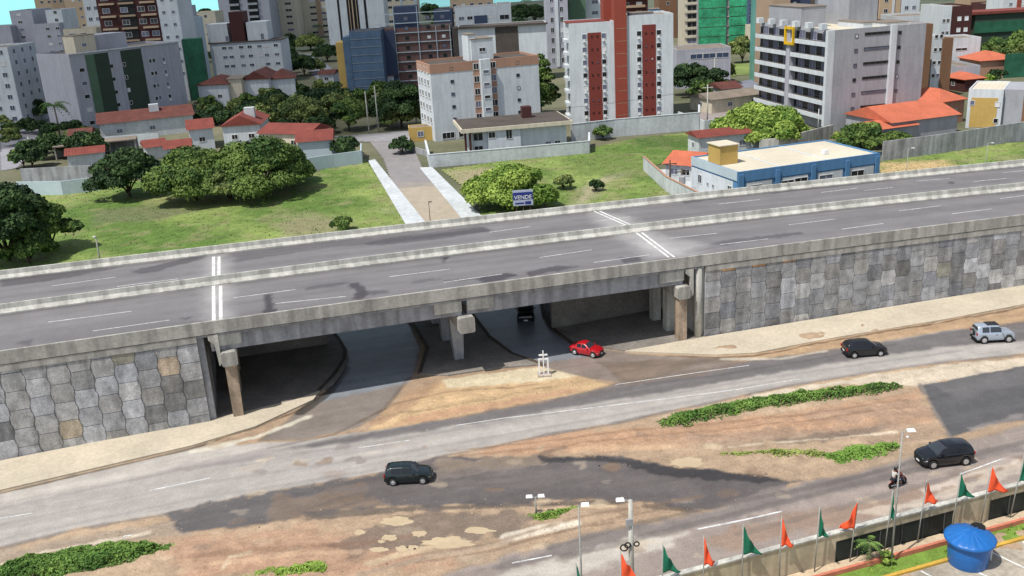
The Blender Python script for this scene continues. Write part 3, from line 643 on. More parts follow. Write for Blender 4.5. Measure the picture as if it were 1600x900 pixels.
# town ground grid
X, Y, gx, gy = mkgrid(-260, 320, 102, 460, 1.6)
n1 = fbm(X, Y, .04, 4); n2 = fbm(X, Y+40, .2, 4)
C = np.array(A(78, 88, 60))[None]*(1-n1)[:, None]+np.array(A(138, 132, 108))[None]*n1[:, None]; C = C*(.75+.5*n2)[:, None]
LOT1 = [(-120,440),(60,300),(160,300),(490,300),(520,262),(580,255),(640,350),(600,480),(300,520),(-200,640)]
V = np.stack([X, Y, X*0-.02], -1)
tag(npmesh('ground', V, gridfaces(gx, gy), 'ground', cols=C, smooth=True), kind='structure')
def lot(px, name, cells=.5, seed=0, bare=()):
    poly = gp(px); xs_ = [p[0] for p in poly]; ys_ = [p[1] for p in poly]
    X, Y, a_, b_ = mkgrid(min(xs_), max(xs_), min(ys_), max(ys_), cells)
    n1 = fbm(X, Y, .06, 4); n2 = fbm(X+9, Y, .35, 4); n3 = fbm(X, Y+30, .9, 3)
    t = smooth01((n1-.35)*3)[:, None]
    C = np.array(A(98, 126, 56))[None]*(1-t)+np.array(A(142, 158, 86))[None]*t
    t = smooth01((n2-.52)*6)[:, None]*.5; C = C*(1-t)+np.array(A(150, 142, 104))[None]*t
    C = C*(.68+.62*n3)[:, None]
    for (q, rgb, al) in bare: paint(C, X, Y, q, rgb, 1.6, 1.5, al, ns=.35)
    f = gridfaces(a_, b_); cx = X[f].mean(1); cy = Y[f].mean(1); f = f[sdist(cx, cy, poly) < 0]
    u_, inv = np.unique(f, return_inverse=True)
    V = np.stack([X, Y, .03+n3*.12], -1)
    o = npmesh(name, V[u_], inv.reshape(-1, 4), 'ground', cols=C[u_], smooth=True); tag(o, kind='structure'); return poly
L1 = lot([(-120,440),(-60,330),(60,285),(160,285),(490,272),(520,256),(572,250),(640,350),(600,440),(300,480),(-100,540)], 'grass_field', bare=(
    ([(500,500//1),(430,340),(480,330),(560,345),(520,370)], (150,146,110), .5), ([(140,330),(260,320),(330,328),(240,345),(150,350)], (112,116,84), .7), ([(420,352),(500,340),(540,350),(470,365)], (140,132,104), .6), ([(580,330),(610,325),(612,335)], (160,160,120), .5)))
L2 = lot([(690,266),(920,232),(1000,215),(1110,205),(1120,235),(1010,262),(1030,290),(1080,330),(900,370),(760,360),(745,310)], 'grass_field', bare=(
    ([(870,330),(895,318),(920,285),(960,272),(985,268),(940,290),(915,325)], (178,166,140), .8), ([(690,268),(780,262),(760,285),(720,290)], (170,156,128), .8), ([(980,215),(1110,210),(1100,230),(1000,232)], (70,96,44), .6), ([(880,250),(1000,240),(1000,280),(900,275)], (86,110,50), .5)))
L3 = lot([(1380,250),(1440,236),(1600,222),(1800,210),(1800,270),(1600,285),(1400,300),(1370,262)], 'grass_field', bare=(([(1370,255),(1470,252),(1500,262),(1380,275)], (206,176,130), .9),))
L4 = lot([(1120,104),(1192,94),(1200,112),(1130,122)], 'grass_field', cells=2)
# grass tufts over the lots (uncountable)
def tufts(polys, n, name, label, size=(.25, .6), cols=((96,126,44),(150,170,84)), z=.05, wid=.5, per=3, cat='grass'):
    vs = []; cl = []
    for poly, cnt in polys:
        xs_ = [p[0] for p in poly]; ys_ = [p[1] for p in poly]; P = RNG.uniform((min(xs_), min(ys_)), (max(xs_), max(ys_)), (cnt*2, 2))
        P = P[sdist(P[:, 0], P[:, 1], poly) < 0][:cnt]; m = len(P)
        for _ in range(per):
            a_ = RNG.uniform(0, 6.28, m); h = RNG.uniform(*size, m); ww = h*wid; ox = RNG.normal(0, .25, (m, 2))*h[:, None]
            c_, s_ = np.cos(a_), np.sin(a_); bx, by = P[:, 0]+ox[:, 0], P[:, 1]+ox[:, 1]; le = RNG.normal(0, .25, (m, 2))*h[:, None]
            v3 = np.stack([np.stack([bx-c_*ww, by-s_*ww, np.full(m, z)], -1), np.stack([bx+c_*ww, by+s_*ww, np.full(m, z)], -1),
                np.stack([bx+le[:, 0]+c_*ww*.2, by+le[:, 1]+s_*ww*.2, z+h], -1), np.stack([bx+le[:, 0]-c_*ww*.4, by+le[:, 1]-s_*ww*.4, z+h*.8], -1)], 1)
            vs.append(v3.reshape(-1, 3)); t = RNG.random(m)[:, None]; k = np.array(A(*cols[0]))*(1-t)+np.array(A(*cols[1]))*t; cl.append(np.repeat(k, 4, 0))
    V = np.concatenate(vs); return tag(npmesh(name, V, np.arange(len(V)).reshape(-1, 4), 'leaf', cols=np.concatenate(cl)), label=label, cat=cat, kind='stuff')
tufts([(L1, 9000), (L2, 6000), (L3, 3000)], 0, 'grass', 'uneven grass growing over the vacant lots beyond the overpass', size=(.05, .17), cols=((104,130,56),(146,160,92)), wid=.8, per=2)
def leafbed(px, n, h=(.3, .8), label='', name='ground_cover', cols=((66,100,44),(122,152,72))):
    poly = gp(px); xs_ = [p[0] for p in poly]; ys_ = [p[1] for p in poly]; N = n*16; P = RNG.uniform((min(xs_), min(ys_)), (max(xs_), max(ys_)), (N, 2))
    sd = sdist(P[:, 0], P[:, 1], poly)+(fbm(P[:, 0], P[:, 1], 1.1, 3)-.5)*.8; k = sd < 0; P = P[k]; sd = sd[k]; m = len(P)
    keep = RNG.random(m) < .12+.88*smooth01(-sd/.9); P = P[keep]; sd = sd[keep]; m = len(P); hz = h[1]*.75*smooth01(-sd/.9)*(.35+.9*fbm(P[:, 0], P[:, 1], 1.6, 3)); z = hz*(RNG.random(m)**.35)+.04
    Nn = RNG.normal(0, .6, (m, 3)); Nn[:, 2] = 1; Nn /= np.linalg.norm(Nn, axis=1)[:, None]; T = np.cross(Nn, RNG.normal(0, 1, Nn.shape)); T /= np.linalg.norm(T, axis=1)[:, None]; B = np.cross(Nn, T)
    s = RNG.uniform(.05, .13, (m, 1)); Q = np.stack([P[:, 0], P[:, 1], z], -1); V = np.stack([Q-T*s, Q-B*s*.7, Q+T*s, Q+B*s*.7], 1).reshape(-1, 3); V[:, 2] = np.maximum(V[:, 2], .02)
    t = np.clip(fbm(P[:, 0], P[:, 1], .9, 3)*1.2-.2+RNG.normal(0, .22, m), 0, 1)[:, None]; cc = np.array(A(*cols[0], k=1.15))*(1-t)+np.array(A(*cols[1], k=1.15))*t
    return tag(npmesh(name, V, np.arange(len(V)).reshape(-1, 4), 'leaf', cols=np.repeat(cc, 4, 0)), label=label, cat='ground cover', kind='stuff')
leafbed([(-60,900),(0,884),(60,866),(150,851),(230,846),(272,850),(270,862),(185,885),(120,902),(0,915)], 2400, label='dense low green leafy bed at the bottom left corner beside the road')
leafbed([(1022,660),(1060,645),(1150,628),(1250,612),(1350,602),(1415,600),(1414,608),(1340,620),(1250,634),(1150,650),(1070,668),(1030,670)], 2600, label='long bright green leafy strip on the dirt verge below the service road')
leafbed([(370,905),(400,893),(470,879),(515,874),(520,888),(512,905)], 700, h=(.2, .5), label='low green patch at the bottom edge beside a small debris pile', cols=((110,140,50),(150,176,84)))
leafbed([(820,806),(860,796),(905,790),(914,797),(880,811),(838,820)], 420, h=(.15, .45), label='small green weed patch behind the short street lamp', cols=((92,130,50),(150,160,84)))
leafbed([(1285,712),(1330,695),(1400,691),(1408,700),(1370,716),(1310,728)], 600, h=(.15, .4), label='bright green grass patch beside the tall right lamp post', cols=((96,132,54),(130,162,76)))
leafbed([(1120,708),(1180,702),(1240,700),(1290,706),(1285,716),(1180,716),(1150,722)], 330, h=(.12, .35), label='sparse weeds on the dirt left of the bright grass patch', cols=((120,140,66),(160,164,96)))
# far ground and sea
MB().add([(-6000, 100, -.3), (6000, 100, -.3), (6000, 9000, -.3), (-6000, 9000, -.3)], [(0, 1, 2, 3)])
s0, s1 = G(-400, 85), G(900, -4)
farc = A(96, 104, 84)
mat('far_ground', farc, n1=(.02, .3), n2=(.15, .3))
d = (s1-s0)[:2]; q0 = s0[:2]-d*6; q1 = s1[:2]+d*3
tag(MB().add([(-5000, -400, -.25), (5000, -400, -.25), (q1[0], q1[1], -.25), (q0[0], q0[1], -.25)], [(0, 1, 2, 3)]).build('ground', 'far_ground'), kind='structure')
tag(MB().add([(q0[0], q0[1], -.35), (q1[0], q1[1], -.35), (q1[0]-2000, 16000, -.35), (q0[0]-3000, 16000, -.35)], [(0, 1, 2, 3)]).build('sea', 'sea'), kind='structure')
# pavements
def slab(px, z, name, m, z0=0.0, kind='structure'): return tag(MB().prism(gp(px), z0-.05, z).build(name, m), kind=kind)
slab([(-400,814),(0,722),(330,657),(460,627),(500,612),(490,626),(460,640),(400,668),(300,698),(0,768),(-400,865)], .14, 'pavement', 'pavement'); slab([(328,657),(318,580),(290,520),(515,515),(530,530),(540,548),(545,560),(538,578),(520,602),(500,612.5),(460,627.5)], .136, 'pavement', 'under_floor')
slab([(1700,430),(1600,447),(1102,528),(976,550),(985,551),(1040,553),(1120,556),(1180,553),(1300,530),(1480,500),(1600,477),(2000,402),(2000,380)], .14, 'pavement', 'pavement')
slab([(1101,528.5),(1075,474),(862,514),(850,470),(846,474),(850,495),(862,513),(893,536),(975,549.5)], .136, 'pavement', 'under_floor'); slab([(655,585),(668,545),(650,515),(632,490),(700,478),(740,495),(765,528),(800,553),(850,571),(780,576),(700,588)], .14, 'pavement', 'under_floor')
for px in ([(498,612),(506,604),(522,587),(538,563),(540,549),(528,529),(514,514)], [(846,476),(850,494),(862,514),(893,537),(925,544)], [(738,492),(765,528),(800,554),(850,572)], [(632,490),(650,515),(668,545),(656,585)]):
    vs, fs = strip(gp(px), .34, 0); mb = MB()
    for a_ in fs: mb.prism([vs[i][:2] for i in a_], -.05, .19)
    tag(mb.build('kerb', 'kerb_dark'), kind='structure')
# puddles and pale rocks
def blob(px, py, rx, ry, name, m, z=.02, seed=0, **k):
    rg = random.Random(seed); c = G(px, py); s = mpp(px, py); pts = []
    for i in range(22):
        a_ = 2*math.pi*i/22; rr = 1+rg.uniform(-.25, .2)
        p_ = G(px+rx*math.cos(a_)*rr, py+ry*math.sin(a_)*rr); pts.append((p_[0], p_[1]))
    return tag(MB().prism(pts, -.3, z).build(name, m), **k)
zz_ = .05
PUD = (((620,815,24,7),(700,848,40,9),(748,829,24,5),(1075,723,26,8),(562,832,10,4),(608,840,12,5),(592,859,14,4),(628,858,11,5),(596,846,6,3),(655,834,12,5),(645,856,9,4)))
for i, (a_, b_, c_, d_) in enumerate(PUD):
    blob(a_, b_, c_, d_, 'puddle', 'mud_water', z=.012, seed=i, kind='structure')
# ================================================================ buildings
WIN = {}; WR = random.Random(21)
def winmesh(w_, h_, gm, fm, mull):
    key = (round(w_, 2), round(h_, 2), gm, fm, mull)
    if key in WIN: return WIN[key]
    mb = MB(); t = min(.09, w_*.12)
    mb.box(-w_/2, w_/2, -.02, .04, 0, h_, 0)
    for x0, x1, z0, z1 in ((-w_/2-t, -w_/2, -t, h_+t), (w_/2, w_/2+t, -t, h_+t), (-w_/2, w_/2, -t, 0), (-w_/2, w_/2, h_, h_+t)): mb.box(x0, x1, -.07, .03, z0, z1, 1)
    for i in range(mull): xx = -w_/2+w_*(i+1)/(mull+1); mb.box(xx-.03, xx+.03, -.05, -.021, 0, h_, 1)
    o = mb.build('window', [gm, fm]); me = o.data; bpy.data.objects.remove(o); WIN[key] = me; return me
class Bd:
    def __init__(s, name, label, cat, A_, ang, W, D, H, group=None):
        s.A = np.array(A_[:2], float); s.ang = ang; s.W, s.D, s.H = float(W), float(D), float(H); s.nw = 0
        s.e = empty(name, (s.A[0], s.A[1], 0), ang, label=label, cat=cat, group=group)
    def box(s, part, x0, x1, y0, y1, z0, z1, m, parent=None): return MB().box(x0, x1, y0, y1, z0, z1).build(part, m, parent or s.e)
    def body(s, m, roof='roof_grey', par=.6, x0=0, x1=None, y0=0, y1=None, z0=0, H=None, parm=None):
        x1 = s.W if x1 is None else x1; y1 = s.D if y1 is None else y1; H = s.H if H is None else H; zr = H-par
        mb = MB().box(x0, x1, y0, y1, z0, zr); w_ = s.box('wall', 0, 1, 0, 1, 0, 1, m) if False else mb.build('wall', m, s.e)
        t = .22; p = MB()
        p.box(x0, x1, y0, y0+t, zr, H); p.box(x0, x1, y1-t, y1, zr, H); p.box(x0, x0+t, y0+t, y1-t, zr, H); p.box(x1-t, x1, y0+t, y1-t, zr, H)
        p.build('roof_parapet', parm or m, s.e)
        MB().box(x0+t, x1-t, y0+t, y1-t, zr+.0, zr+.06).build('roof', roof, s.e); return w_
    def win(s, face, u, z, w_, h_, gm='glass', fm='frame', mull=1, off=0.0, sill=False):
        if s.nw >= 99: return
        s.nw += 1; q_ = WR.random()
        if gm in ('glass', 'glass_dark', 'glass_blue') and q_ < .34: gm = 'glass_curtain' if q_ < .27 else 'frame'
        o = bpy.data.objects.new('window', winmesh(w_, h_, gm, fm, mull)); COL.objects.link(o); o.parent = s.e
        if face == 'F': o.location = (u, off-.005, z)
        elif face == 'L': o.location = (off-.005, u, z); o.rotation_euler[2] = -math.pi/2
        elif face == 'R': o.location = (s.W+off+.005, u, z); o.rotation_euler[2] = math.pi/2
        if sill:
            q = bpy.data.objects.new('sill', SILL(w_)); COL.objects.link(q); q.parent = o
        return o
    def grid(s, face, us, z0, dz, n, w_, h_, **k):
        for r_ in range(n):
            for u in us: s.win(face, u, z0+r_*dz, w_, h_, **k)
    def tank(s, x0, x1, y0, y1, h, m='white', z=None, name='rooftop_block'):
        z = (s.H-.55) if z is None else z; o = MB().box(x0, x1, y0, y1, z, z+h).build(name, m, s.e)
        MB().box(x0-.12, x1+.12, y0-.12, y1+.12, z+h, z+h+.15).build('cover_slab', 'roof_grey', o); return o
_S = {}
def SILL(w_):
    k = round(w_, 2)
    if k not in _S:
        o = MB().box(-w_/2-.15, w_/2+.15, -.16, -.075, -.14, -.05).build('sill', 'concrete_light'); _S[k] = o.data; bpy.data.objects.remove(o)
    return _S[k]
def gb(pa, pb):                     # from two base pixels
    a_, b_ = G(*pa), G(*pb); return a_, math.atan2(b_[1]-a_[1], b_[0]-a_[0]), float(np.linalg.norm((b_-a_)[:2]))
def tb(pa, pb, Y, Y2=None):         # from two roof-edge pixels and the distance
    a_, b_ = AY(*pa, Y), AY(*pb, Y2 or Y); return a_, math.atan2(b_[1]-a_[1], b_[0]-a_[0]), float(np.linalg.norm((b_-a_)[:2])), float(a_[2])
# ---- white block with brick-coloured roof band (centre)
a_, an, W = gb((681, 222), (846, 203)); H = HT(a_, 101); D = 11.5
b = Bd('apartment_building', 'white six storey apartment block with a brick coloured band under its flat roof', 'apartment block', a_, an, W, D, H)
b.body('white', 'roof_dark', par=.5, parm='salmon')
t = .06; z0, z1 = H-1.9, H-.02
for q in ((-t, W*.385, -t, -.003), (W*.60, W+t, -t, -.003), (-t, -.003, 0, D), (W+.003, W+t, 0, D)): b.box('roof_band', *q, z0, z1, 'salmon')
fl = (H-3.0)/5; zs = [2.9+fl*i for i in range(5)]
b.box('recess', W*.385, W*.60, -.04, -.003, 1.5, H-1.9, 'salmon')
b.box('stair_tower', W*.445, W*.535, -1.1, -.045, 1.0, H+.2, 'white'); 
for z in zs:
    b.win('F', W*.19, z+1.2, .6, .55, mull=0, fm='frame_dark'); b.win('F', W*.80, z+1.2, .6, .55, mull=0, fm='frame_dark')
    b.win('F', W*.415, z+.9, 1.1, 1.2, gm='glass_dark', mull=1, off=-.05); b.win('F', W*.567, z+.9, 1.3, 1.2, gm='glass_dark', mull=1, off=-.05)
    b.win('F', W*.49, z+.05, 1.2, .6, gm='glass', mull=0, off=-1.11)
    for u in (.2, .42, .66, .86): b.win('L', D*u, z+.9, 1.1, 1.1, mull=1, sill=True)
    for u in (.3, .7): b.win('R', D*u, z+.9, 1.1, 1.1)
b.win('F', W*.28, .5, 3.0, 1.2, gm='glass_dark', mull=2); b.win('F', W*.12, .5, 2.6, 1.2, gm='glass_dark', mull=2)
b.tank(W*.42, W*.62, D*.25, D*.8, 4.6); b.tank(W*.40, W*.47, D*.3, D*.7, 5.6)
for x0, x1 in ((.05, .38), (.65, .95)): b.box('solar_panel', W*x0, W*x1, D*.2, D*.75, H-.35, H-.28, 'roof_dark')
b.win('F', W*.52, H+1.5, 1.3, .7, gm='glass_dark', off=D*.25-.01)
# ---- white tower with brown-red stripes
a_, an, W = gb((894, 193), (1052, 183)); H = HT(a_, 37); D = float(np.linalg.norm(G(873, 181)-a_))
b = Bd('apartment_building', 'white eight storey tower with two brick red window stripes and a tall red central shaft', 'apartment block', a_, an, W, D, H)
b.body('white', 'roof_grey', par=.5, x1=W*.43); b.body('white', 'roof_grey', par=.5, x0=W*.55, H=H+.9)
b.box('red_shaft', W*.432, W*.548, -.5, D*.7, 0, H+5.2, 'red_shaft'); b.box('shaft_side', W*.36, W*.431, D*.35, D*.75, H-.4, H+5.2, 'red_shaft')
for i in range(8): b.box('floor_line', W*.45, W*.548, -.53, -.503, 1.2+i*2.7, 1.3+i*2.7, 'salmon')
b.box('window_stripe', W*.175, W*.305, -.09, -.003, .3, H-2.2, 'red_brick'); b.box('window_stripe', W*.70, W*.83, -.09, -.003, .3, H-1.2, 'red_brick')
fl = 2.78
for i in range(7):
    z = 1.6+fl*i
    if z > H-3: break
    for u in (.145, .33, .67, .86): b.win('F', W*u, z, .95, 1.0, gm='glass_dark', fm='frame', mull=0)
    for u in (.215, .268, .735, .795): b.win('F', W*u, z+.3, .32, .4, gm='glass_dark', fm='red_brick', mull=0, off=-.09)
    
    for u in (.145, .33, .67, .86): b.box('air_conditioner', W*u-.4, W*u+.1, -.4, -.08, z-.62, z-.2, 'plastic_white')
    b.win('L', D*.3, z, 1.5, 1.3, gm='glass_blue'); b.win('L', D*.7, z, 1.2, 1.2); b.box('balcony', -.9, -.003, D*.15, D*.5, z-.7, z+.0, 'white')
b.box('roof_canopy', -.5, W*.36, .2, D*.6, H+.02, H+.18, 'red_brick'); b.tank(W*.62, W*.85, D*.4, D*.7, 1.6, 'lilac')
# ---- grey tower with balconies (right)
a_, an, W = gb((1297, 205), (1435, 191)); H = HT(a_, 47); D = float(np.linalg.norm(G(1217, 170)-a_))
b = Bd('apartment_building', 'pale grey seven storey block with white balcony bands and a yellow framed balcony', 'apartment block', a_, an, W, D, H)
b.body('grey_wall', 'roof_pale', par=.5)
fl = (H-2.6)/6
rec = b.box('balcony_recess', -.03, -.003, .6, D-.2, 2.2, H-.9, 'glass_dark')
for i in range(6):
    z = 2.4+fl*i
    for (u0, u1) in ((.03, .47), (.53, .98)):
        bb = b.box('balcony', -1.5, -.035, D*u0, D*u1, z-.12, z+.72, 'white'); 
        MB().box(-1.3, -.3, D*u0+.2, D*u1-.2, z+.73, z+.75).build('balcony_floor', 'roof_dark', bb)
        for k in range(3): b.win('L', D*(u0+(u1-u0)*(k+.5)/3), z+.75, 2.1, 1.6, gm='glass_curtain', fm='lilac', off=-.04)
    b.win('F', W*.235, z+1.3, .6, .6, gm='glass_dark', fm='frame_dark', mull=0); b.win('F', W*.71, z+1.3, .55, .55, gm='glass_dark', fm='frame_dark', mull=0)
    b.win('F', W*.46, z+1.6, W*.27, .42, gm='glass_dark', fm='frame_dark', mull=3, off=-.0)
b.box('party_wall', -1.5, -.04, D*.475, D*.525, 1, H+.2, 'lilac'); b.box('corner_fin', -1.5, -.04, -.0, D*.028, 1, H, 'white')
b.box('fin', W*.60, W*.66, -.6, -.003, 1, H+.2, 'white')
for i in range(6): b.box('balcony_pier', -1.5, -.3, D*(.08+.17*i), D*(.12+.17*i), H-.02, H+1.1, 'white')
zy = 2.4+fl*5; yf_ = MB(); y0, y1 = D*.415, D*.535
yf_.box(-1.9, -1.51, y0, y0+.45, zy-.6, zy+3.0); yf_.box(-1.9, -1.51, y1-.45, y1, zy-.6, zy+3.0); yf_.box(-1.9, -1.51, y0+.45, y1-.45, zy+2.5, zy+3.0); yf_.box(-1.9, -1.51, y0+.45, y1-.45, zy-.6, zy-.1); yf_.build('yellow_frame', 'yellow', b.e)
b.tank(W*.02, W*.3, D*.45, D*.9, 4.2, 'grey_wall'); b.tank(W*.52, W*.85, D*.4, D*.8, 8.0, 'grey_wall'); b.tank(W*.4, W*.5, D*.1, D*.4, 1.2, 'white'); b.tank(W*.66, W*.9, D*.1, D*.3, .8)
# ---- green-striped block left
a_ = G(131, 205); c_ = G(296, 174); an = math.atan2(c_[1]-a_[1], c_[0]-a_[0]); W = float(np.linalg.norm((c_-a_)[:2])); H = HT(a_, 76)
H2 = HT(c_, 72); H = (H+H2)/2
b = Bd('apartment_building', 'lilac grey block with dark green vertical stripes behind the long red tiled roof', 'apartment block', a_, an, W, 15, H)
b.body('lilac', 'roof_grey', par=.6)
for u0, u1, m in ((.13, .205, 'green_mid'), (.205, .33, 'green_dark'), (.44, .63, 'green_dark')): b.box('green_stripe', W*u0, W*u1, -.08, -.003, .5, H-.7, m)
fl = (H-2)/5.2
for i in range(6):
    z = .4+fl*i
    if z > H-2.5: continue
    b.box('air_conditioner', W*.83-.35, W*.83+.25, -.45, -.01, z+.15, z+.6, 'plastic_white')
    for u, w_ in ((.085, 1.4), (.335, 1.4), (.455, .7), (.70, .8), (.735, .8), (.83, .9)): b.win('F', W*u, z+.9, w_, .9, gm='glass_dark', fm='frame', mull=0, off=-.09 if u == .455 else 0)
b.box('roof_edge', -.3, W*1.01, -.3, -.003, H-.25, H+.05, 'white'); b.box('penthouse', W*.25, W*.62, 5, 12, H-.5, H+3.6, 'lilac'); b.tank(W*.12, W*.3, 3, 8, 4.5, 'cream')
b.win('F', W*.2, H+1.2, 1.2, .8, gm='glass_dark', off=2.99)
# ---- generic tower maker
def tower(label, pa, pb, Y, m, D=14, roof='roof_grey', floors=None, cols=(), ww=1.2, wh=1.1, gm='glass_dark', stripes=(), left=(), right=(), name='apartment_building', cat='apartment block', Y2=None, hmax=None, fl=2.9, z0=1.8, bands=None, extras=None, fm='frame', base=None):
    a_, an, W, H = tb(pa, pb, Y, Y2)
    if hmax: H = hmax
    b = Bd(name, label, cat, a_, an, W, D, H); b.body(m, roof, par=.5)
    n = int((H-z0-1.2)/fl)+1 if floors is None else floors
    tot = n*max(1, len(cols)+len(left)+len(right)); k0 = 0
    vis = max(0, n-int(99/max(1, len(cols)+len(left)+len(right))))   # upper floors first
    for (u0, u1, mm, *rest) in stripes: b.box('facade_stripe', W*u0, W*u1, -(rest[0] if rest else .12), -.003, .5, H-.4, mm)
    for i in range(vis if not base else 0, n):
        z = z0+fl*i
        for c in cols:
            u, w_ = (c if isinstance(c, tuple) else (c, ww)); o_ = 0
            for (u0, u1, mm, *rest) in stripes:
                if u0 <= u <= u1: o_ = -(rest[0] if rest else .12)
            b.win('F', W*u, z, w_, wh, gm=gm, fm=fm, off=o_)
        for u in left: b.win('L', D*u, z, ww, wh, gm=gm, fm=fm)
        for u in right: b.win('R', D*u, z, ww, wh, gm=gm, fm=fm)
    if bands:
        u0, u1, dep, mm = bands
        for i in range(n):
            z = z0+fl*i-.9
            b.box('balcony', W*u0, W*u1, -dep, -.125, z, z+.9, mm)
    return b
# left side
tower('pale blue building cut by the left picture edge above the street', (-70, 78), (14, 88), 262, 'white', D=16, cols=(.3, .6, .85), right=(.2, .5, .8), gm='glass_blue')
tower('low lilac block with narrow blind walls left of the taller lilac block', (-30, 43), (16, 43), 395, 'lilac', cols=(.5,))
b = tower('lilac grey building with small scattered windows behind the street trees', (14, 17), (50, 22), 400, 'lilac', cols=(.4,), ww=1.6, wh=.8, D=18)
b = tower('wide lilac lower building with a column of small windows beside the taller one', (50, 38), (92, 38), 392, 'lilac', cols=(.55, .92), ww=1.4, wh=.9, D=16)
tower('beige tower with rows of tiny dark windows at the top left', (47, -30), (124, -26), 520, 'beige', cols=(.15, .3, .42, .55, .8, .93), ww=1.4, wh=1.2, fl=4.2, stripes=((.35, .6, 'tan', .15),))
b = tower('small white building with a stepped top beside the beige tower', (70, 16), (96, 18), 396, 'white', cols=(.6,)); 
b = tower('low cream building with a roof terrace behind the green striped block', (98, 46), (150, 46), 330, 'cream', cols=(.25, .6), ww=1.8)
b = tower('white narrow tower with blue windows left of the dark brown tower', (121, -40), (146, -40), 345, 'white', cols=(.3, .75), gm='glass_blue', fl=3.6, D=16)
b = tower('dark brown tower with cream balconies and a white right flank', (141, -45), (238, -40), 300, 'dark_brown', cols=(.14, .44, .72, .9), ww=2.0, wh=1.3, gm='glass', fl=3.6, D=18, stripes=((.38, .62, 'black', .16),))
for i in range(9):
    z = b.H-2.6-3.6*i
    for u0, u1, dp in ((.05, .3, .9), (.36, .62, .6), (.72, .97, .9)): b.box('balcony', b.W*u0, b.W*u1, -dp, -.18, z, z+.55, 'beige' if u0 != .36 else 'tan')
b.box('white_flank', b.W+.01, b.W+6.0, -.2, 14, 0, b.H, 'white')
for i in range(9):
    for dx in (1.6, 4.4): b.win('F', b.W+dx, b.H-2.4-3.6*i, .9, .8, gm='glass_blue', off=-.2)
b = tower('grey block with a dark slot window right of the dark brown tower', (253, 12), (286, 12), 330, 'grey_wall', cols=(.5,), ww=4, wh=1.2, fl=6)
b = tower('pale blue plain walled block behind the green construction net', (268, 30), (299, 30), 315, 'pale_blue', D=12)
n_ = Bd('net_screen', 'bright green construction net hung beside the pale blue plain wall', 'construction net', AY(283, 62, 290), .2, 5.5, 5, HT(AY(283, 62, 290), 62)); MB().box(0, n_.W, 0, 5, 1, n_.H).build('net', 'net_dull', n_.e); MB().tube([(0, 0, 0), (0, 0, n_.H)], .1).build('pole', 'metal', n_.e)  # net takes the darker green, its shade put into the colour
b = tower('cream low house block between towers under the sea strip', (297, 20), (336, 22), 460, 'cream', cols=(.3, .6), fl=4)
# white slab with upper blocks
a_, an, W, H = tb((327, 69), (438, 66), 335); b = Bd('apartment_building', 'white low block with two white roof blocks and a red brown shaft between them', 'apartment block', a_, an, W, 14, H); b.body('white', 'roof_pale', par=.4)
for i in range(3):
    for u in (.2, .29, .44, .56, .7, .79, .93): b.win('F', W*u, H-2.0-3.0*i, 1.4, .8, gm='glass_blue' if i else 'glass', mull=1)
b.box('roof_slab', -.3, W+.4, -.3, 14.2, H+.01, H+.25, 'roof_dark'); z = H+.27
o1 = b.box('rooftop_block', -W*.03, W*.26, 2, 10, z, z+6.0, 'white'); b.box('rooftop_block', W*.53, W*.82, 2, 10, z, z+6.0, 'white'); b.box('red_shaft', W*.31, W*.5, 1.5, 9, z, z+9.6, 'dark_brown')
b.win('F', W*.24, z+.3, 1, 1.6, off=1.99); b.win('F', W*.74, z+.3, 1, 1.8, off=1.99)
b = tower('lilac tower with two deep dark balcony bays in the upper left background', (331, -60), (412, -60), 520, 'lilac', cols=(), D=20, stripes=((.22, .42, 'black', .1), (.58, .78, 'black', .1)))
for i in range(14):
    for u0, u1 in ((.23, .41), (.59, .77)): b.box('balcony', b.W*u0, b.W*u1, -1.4, -.11, b.H-3-3.2*i, b.H-1.9-3.2*i, 'grey_wall')
b = tower('cream tower with two columns of dark air conditioner slots', (412, -60), (453, -60), 540, 'cream', cols=(.22, .72), ww=3.2, wh=1.1, fl=3.4, D=18)
b = tower('cream tower with two columns of dark slots left of the tall white tower', (459, -60), (502, -60), 560, 'cream', cols=(.5, .9), ww=3.4, wh=1.1, fl=3.4, D=18, stripes=((.62, .8, 'tan', .15),))
b = tower('tall white tower with narrow black vertical stripes at the end of the street', (500, -70), (592, -70), 455, 'white', cols=(), D=18, stripes=((.2, .235, 'black', .1), (.36, .56, 'black', .1), (.66, .7, 'black', .1), (.45, .47, 'beige', .5), (.40, .41, 'beige', .5), (.52, .53, 'beige', .5)))
b = tower('cream grey tower with rows of dark windows right of the tall white tower', (592, -60), (647, -60), 500, 'cream', cols=(.2, .42, .62, .85), ww=2.0, wh=1.1, fl=3.4, stripes=((.5, .56, 'pale_blue', .2), (.9, .98, 'pale_blue', .2)))
# under construction
a_, an, W, H = tb((545, 50), (594, 48), 292); b = Bd('construction_building', 'building wrapped in dull blue safety netting at the street corner', 'construction site', a_, an, W, 12, H); b.body('net_blue', 'roof_dark', par=.3)
b.box('net_panel', -2.2, -.15, .5, 10, 1, H-1.5, 'net_blue'); b.box('party_wall', -4.6, -2.3, 2, 10, 0, H-3.0, 'ochre')
for i in range(7): b.box('scaffold_tube', -.05, W+.05, -.1, -.03, 2+i*(H-2)/7, 2.08+i*(H-2)/7, 'metal')
a_, an, W, H = tb((589, 46), (704, 46), 300); b = Bd('construction_building', 'unfinished brick building in a white scaffold grid right of the blue netting', 'construction site', a_, an, W, 12, H); b.body('brick_raw', 'roof_dark', par=.2)
b.box('net_panel', 0.1, W*.24, -.5, -.3, 1, H-.5, 'blue_grey'); b.box('stair_core', W*.24, W*.55, 1, 9, H-.1, H+6.2, 'blue_grey')
for i in range(8): b.box('floor_slab', -.1, W+.1, -.35, -.003, 2+i*2.85, 2.22+i*2.85, 'pale_blue')
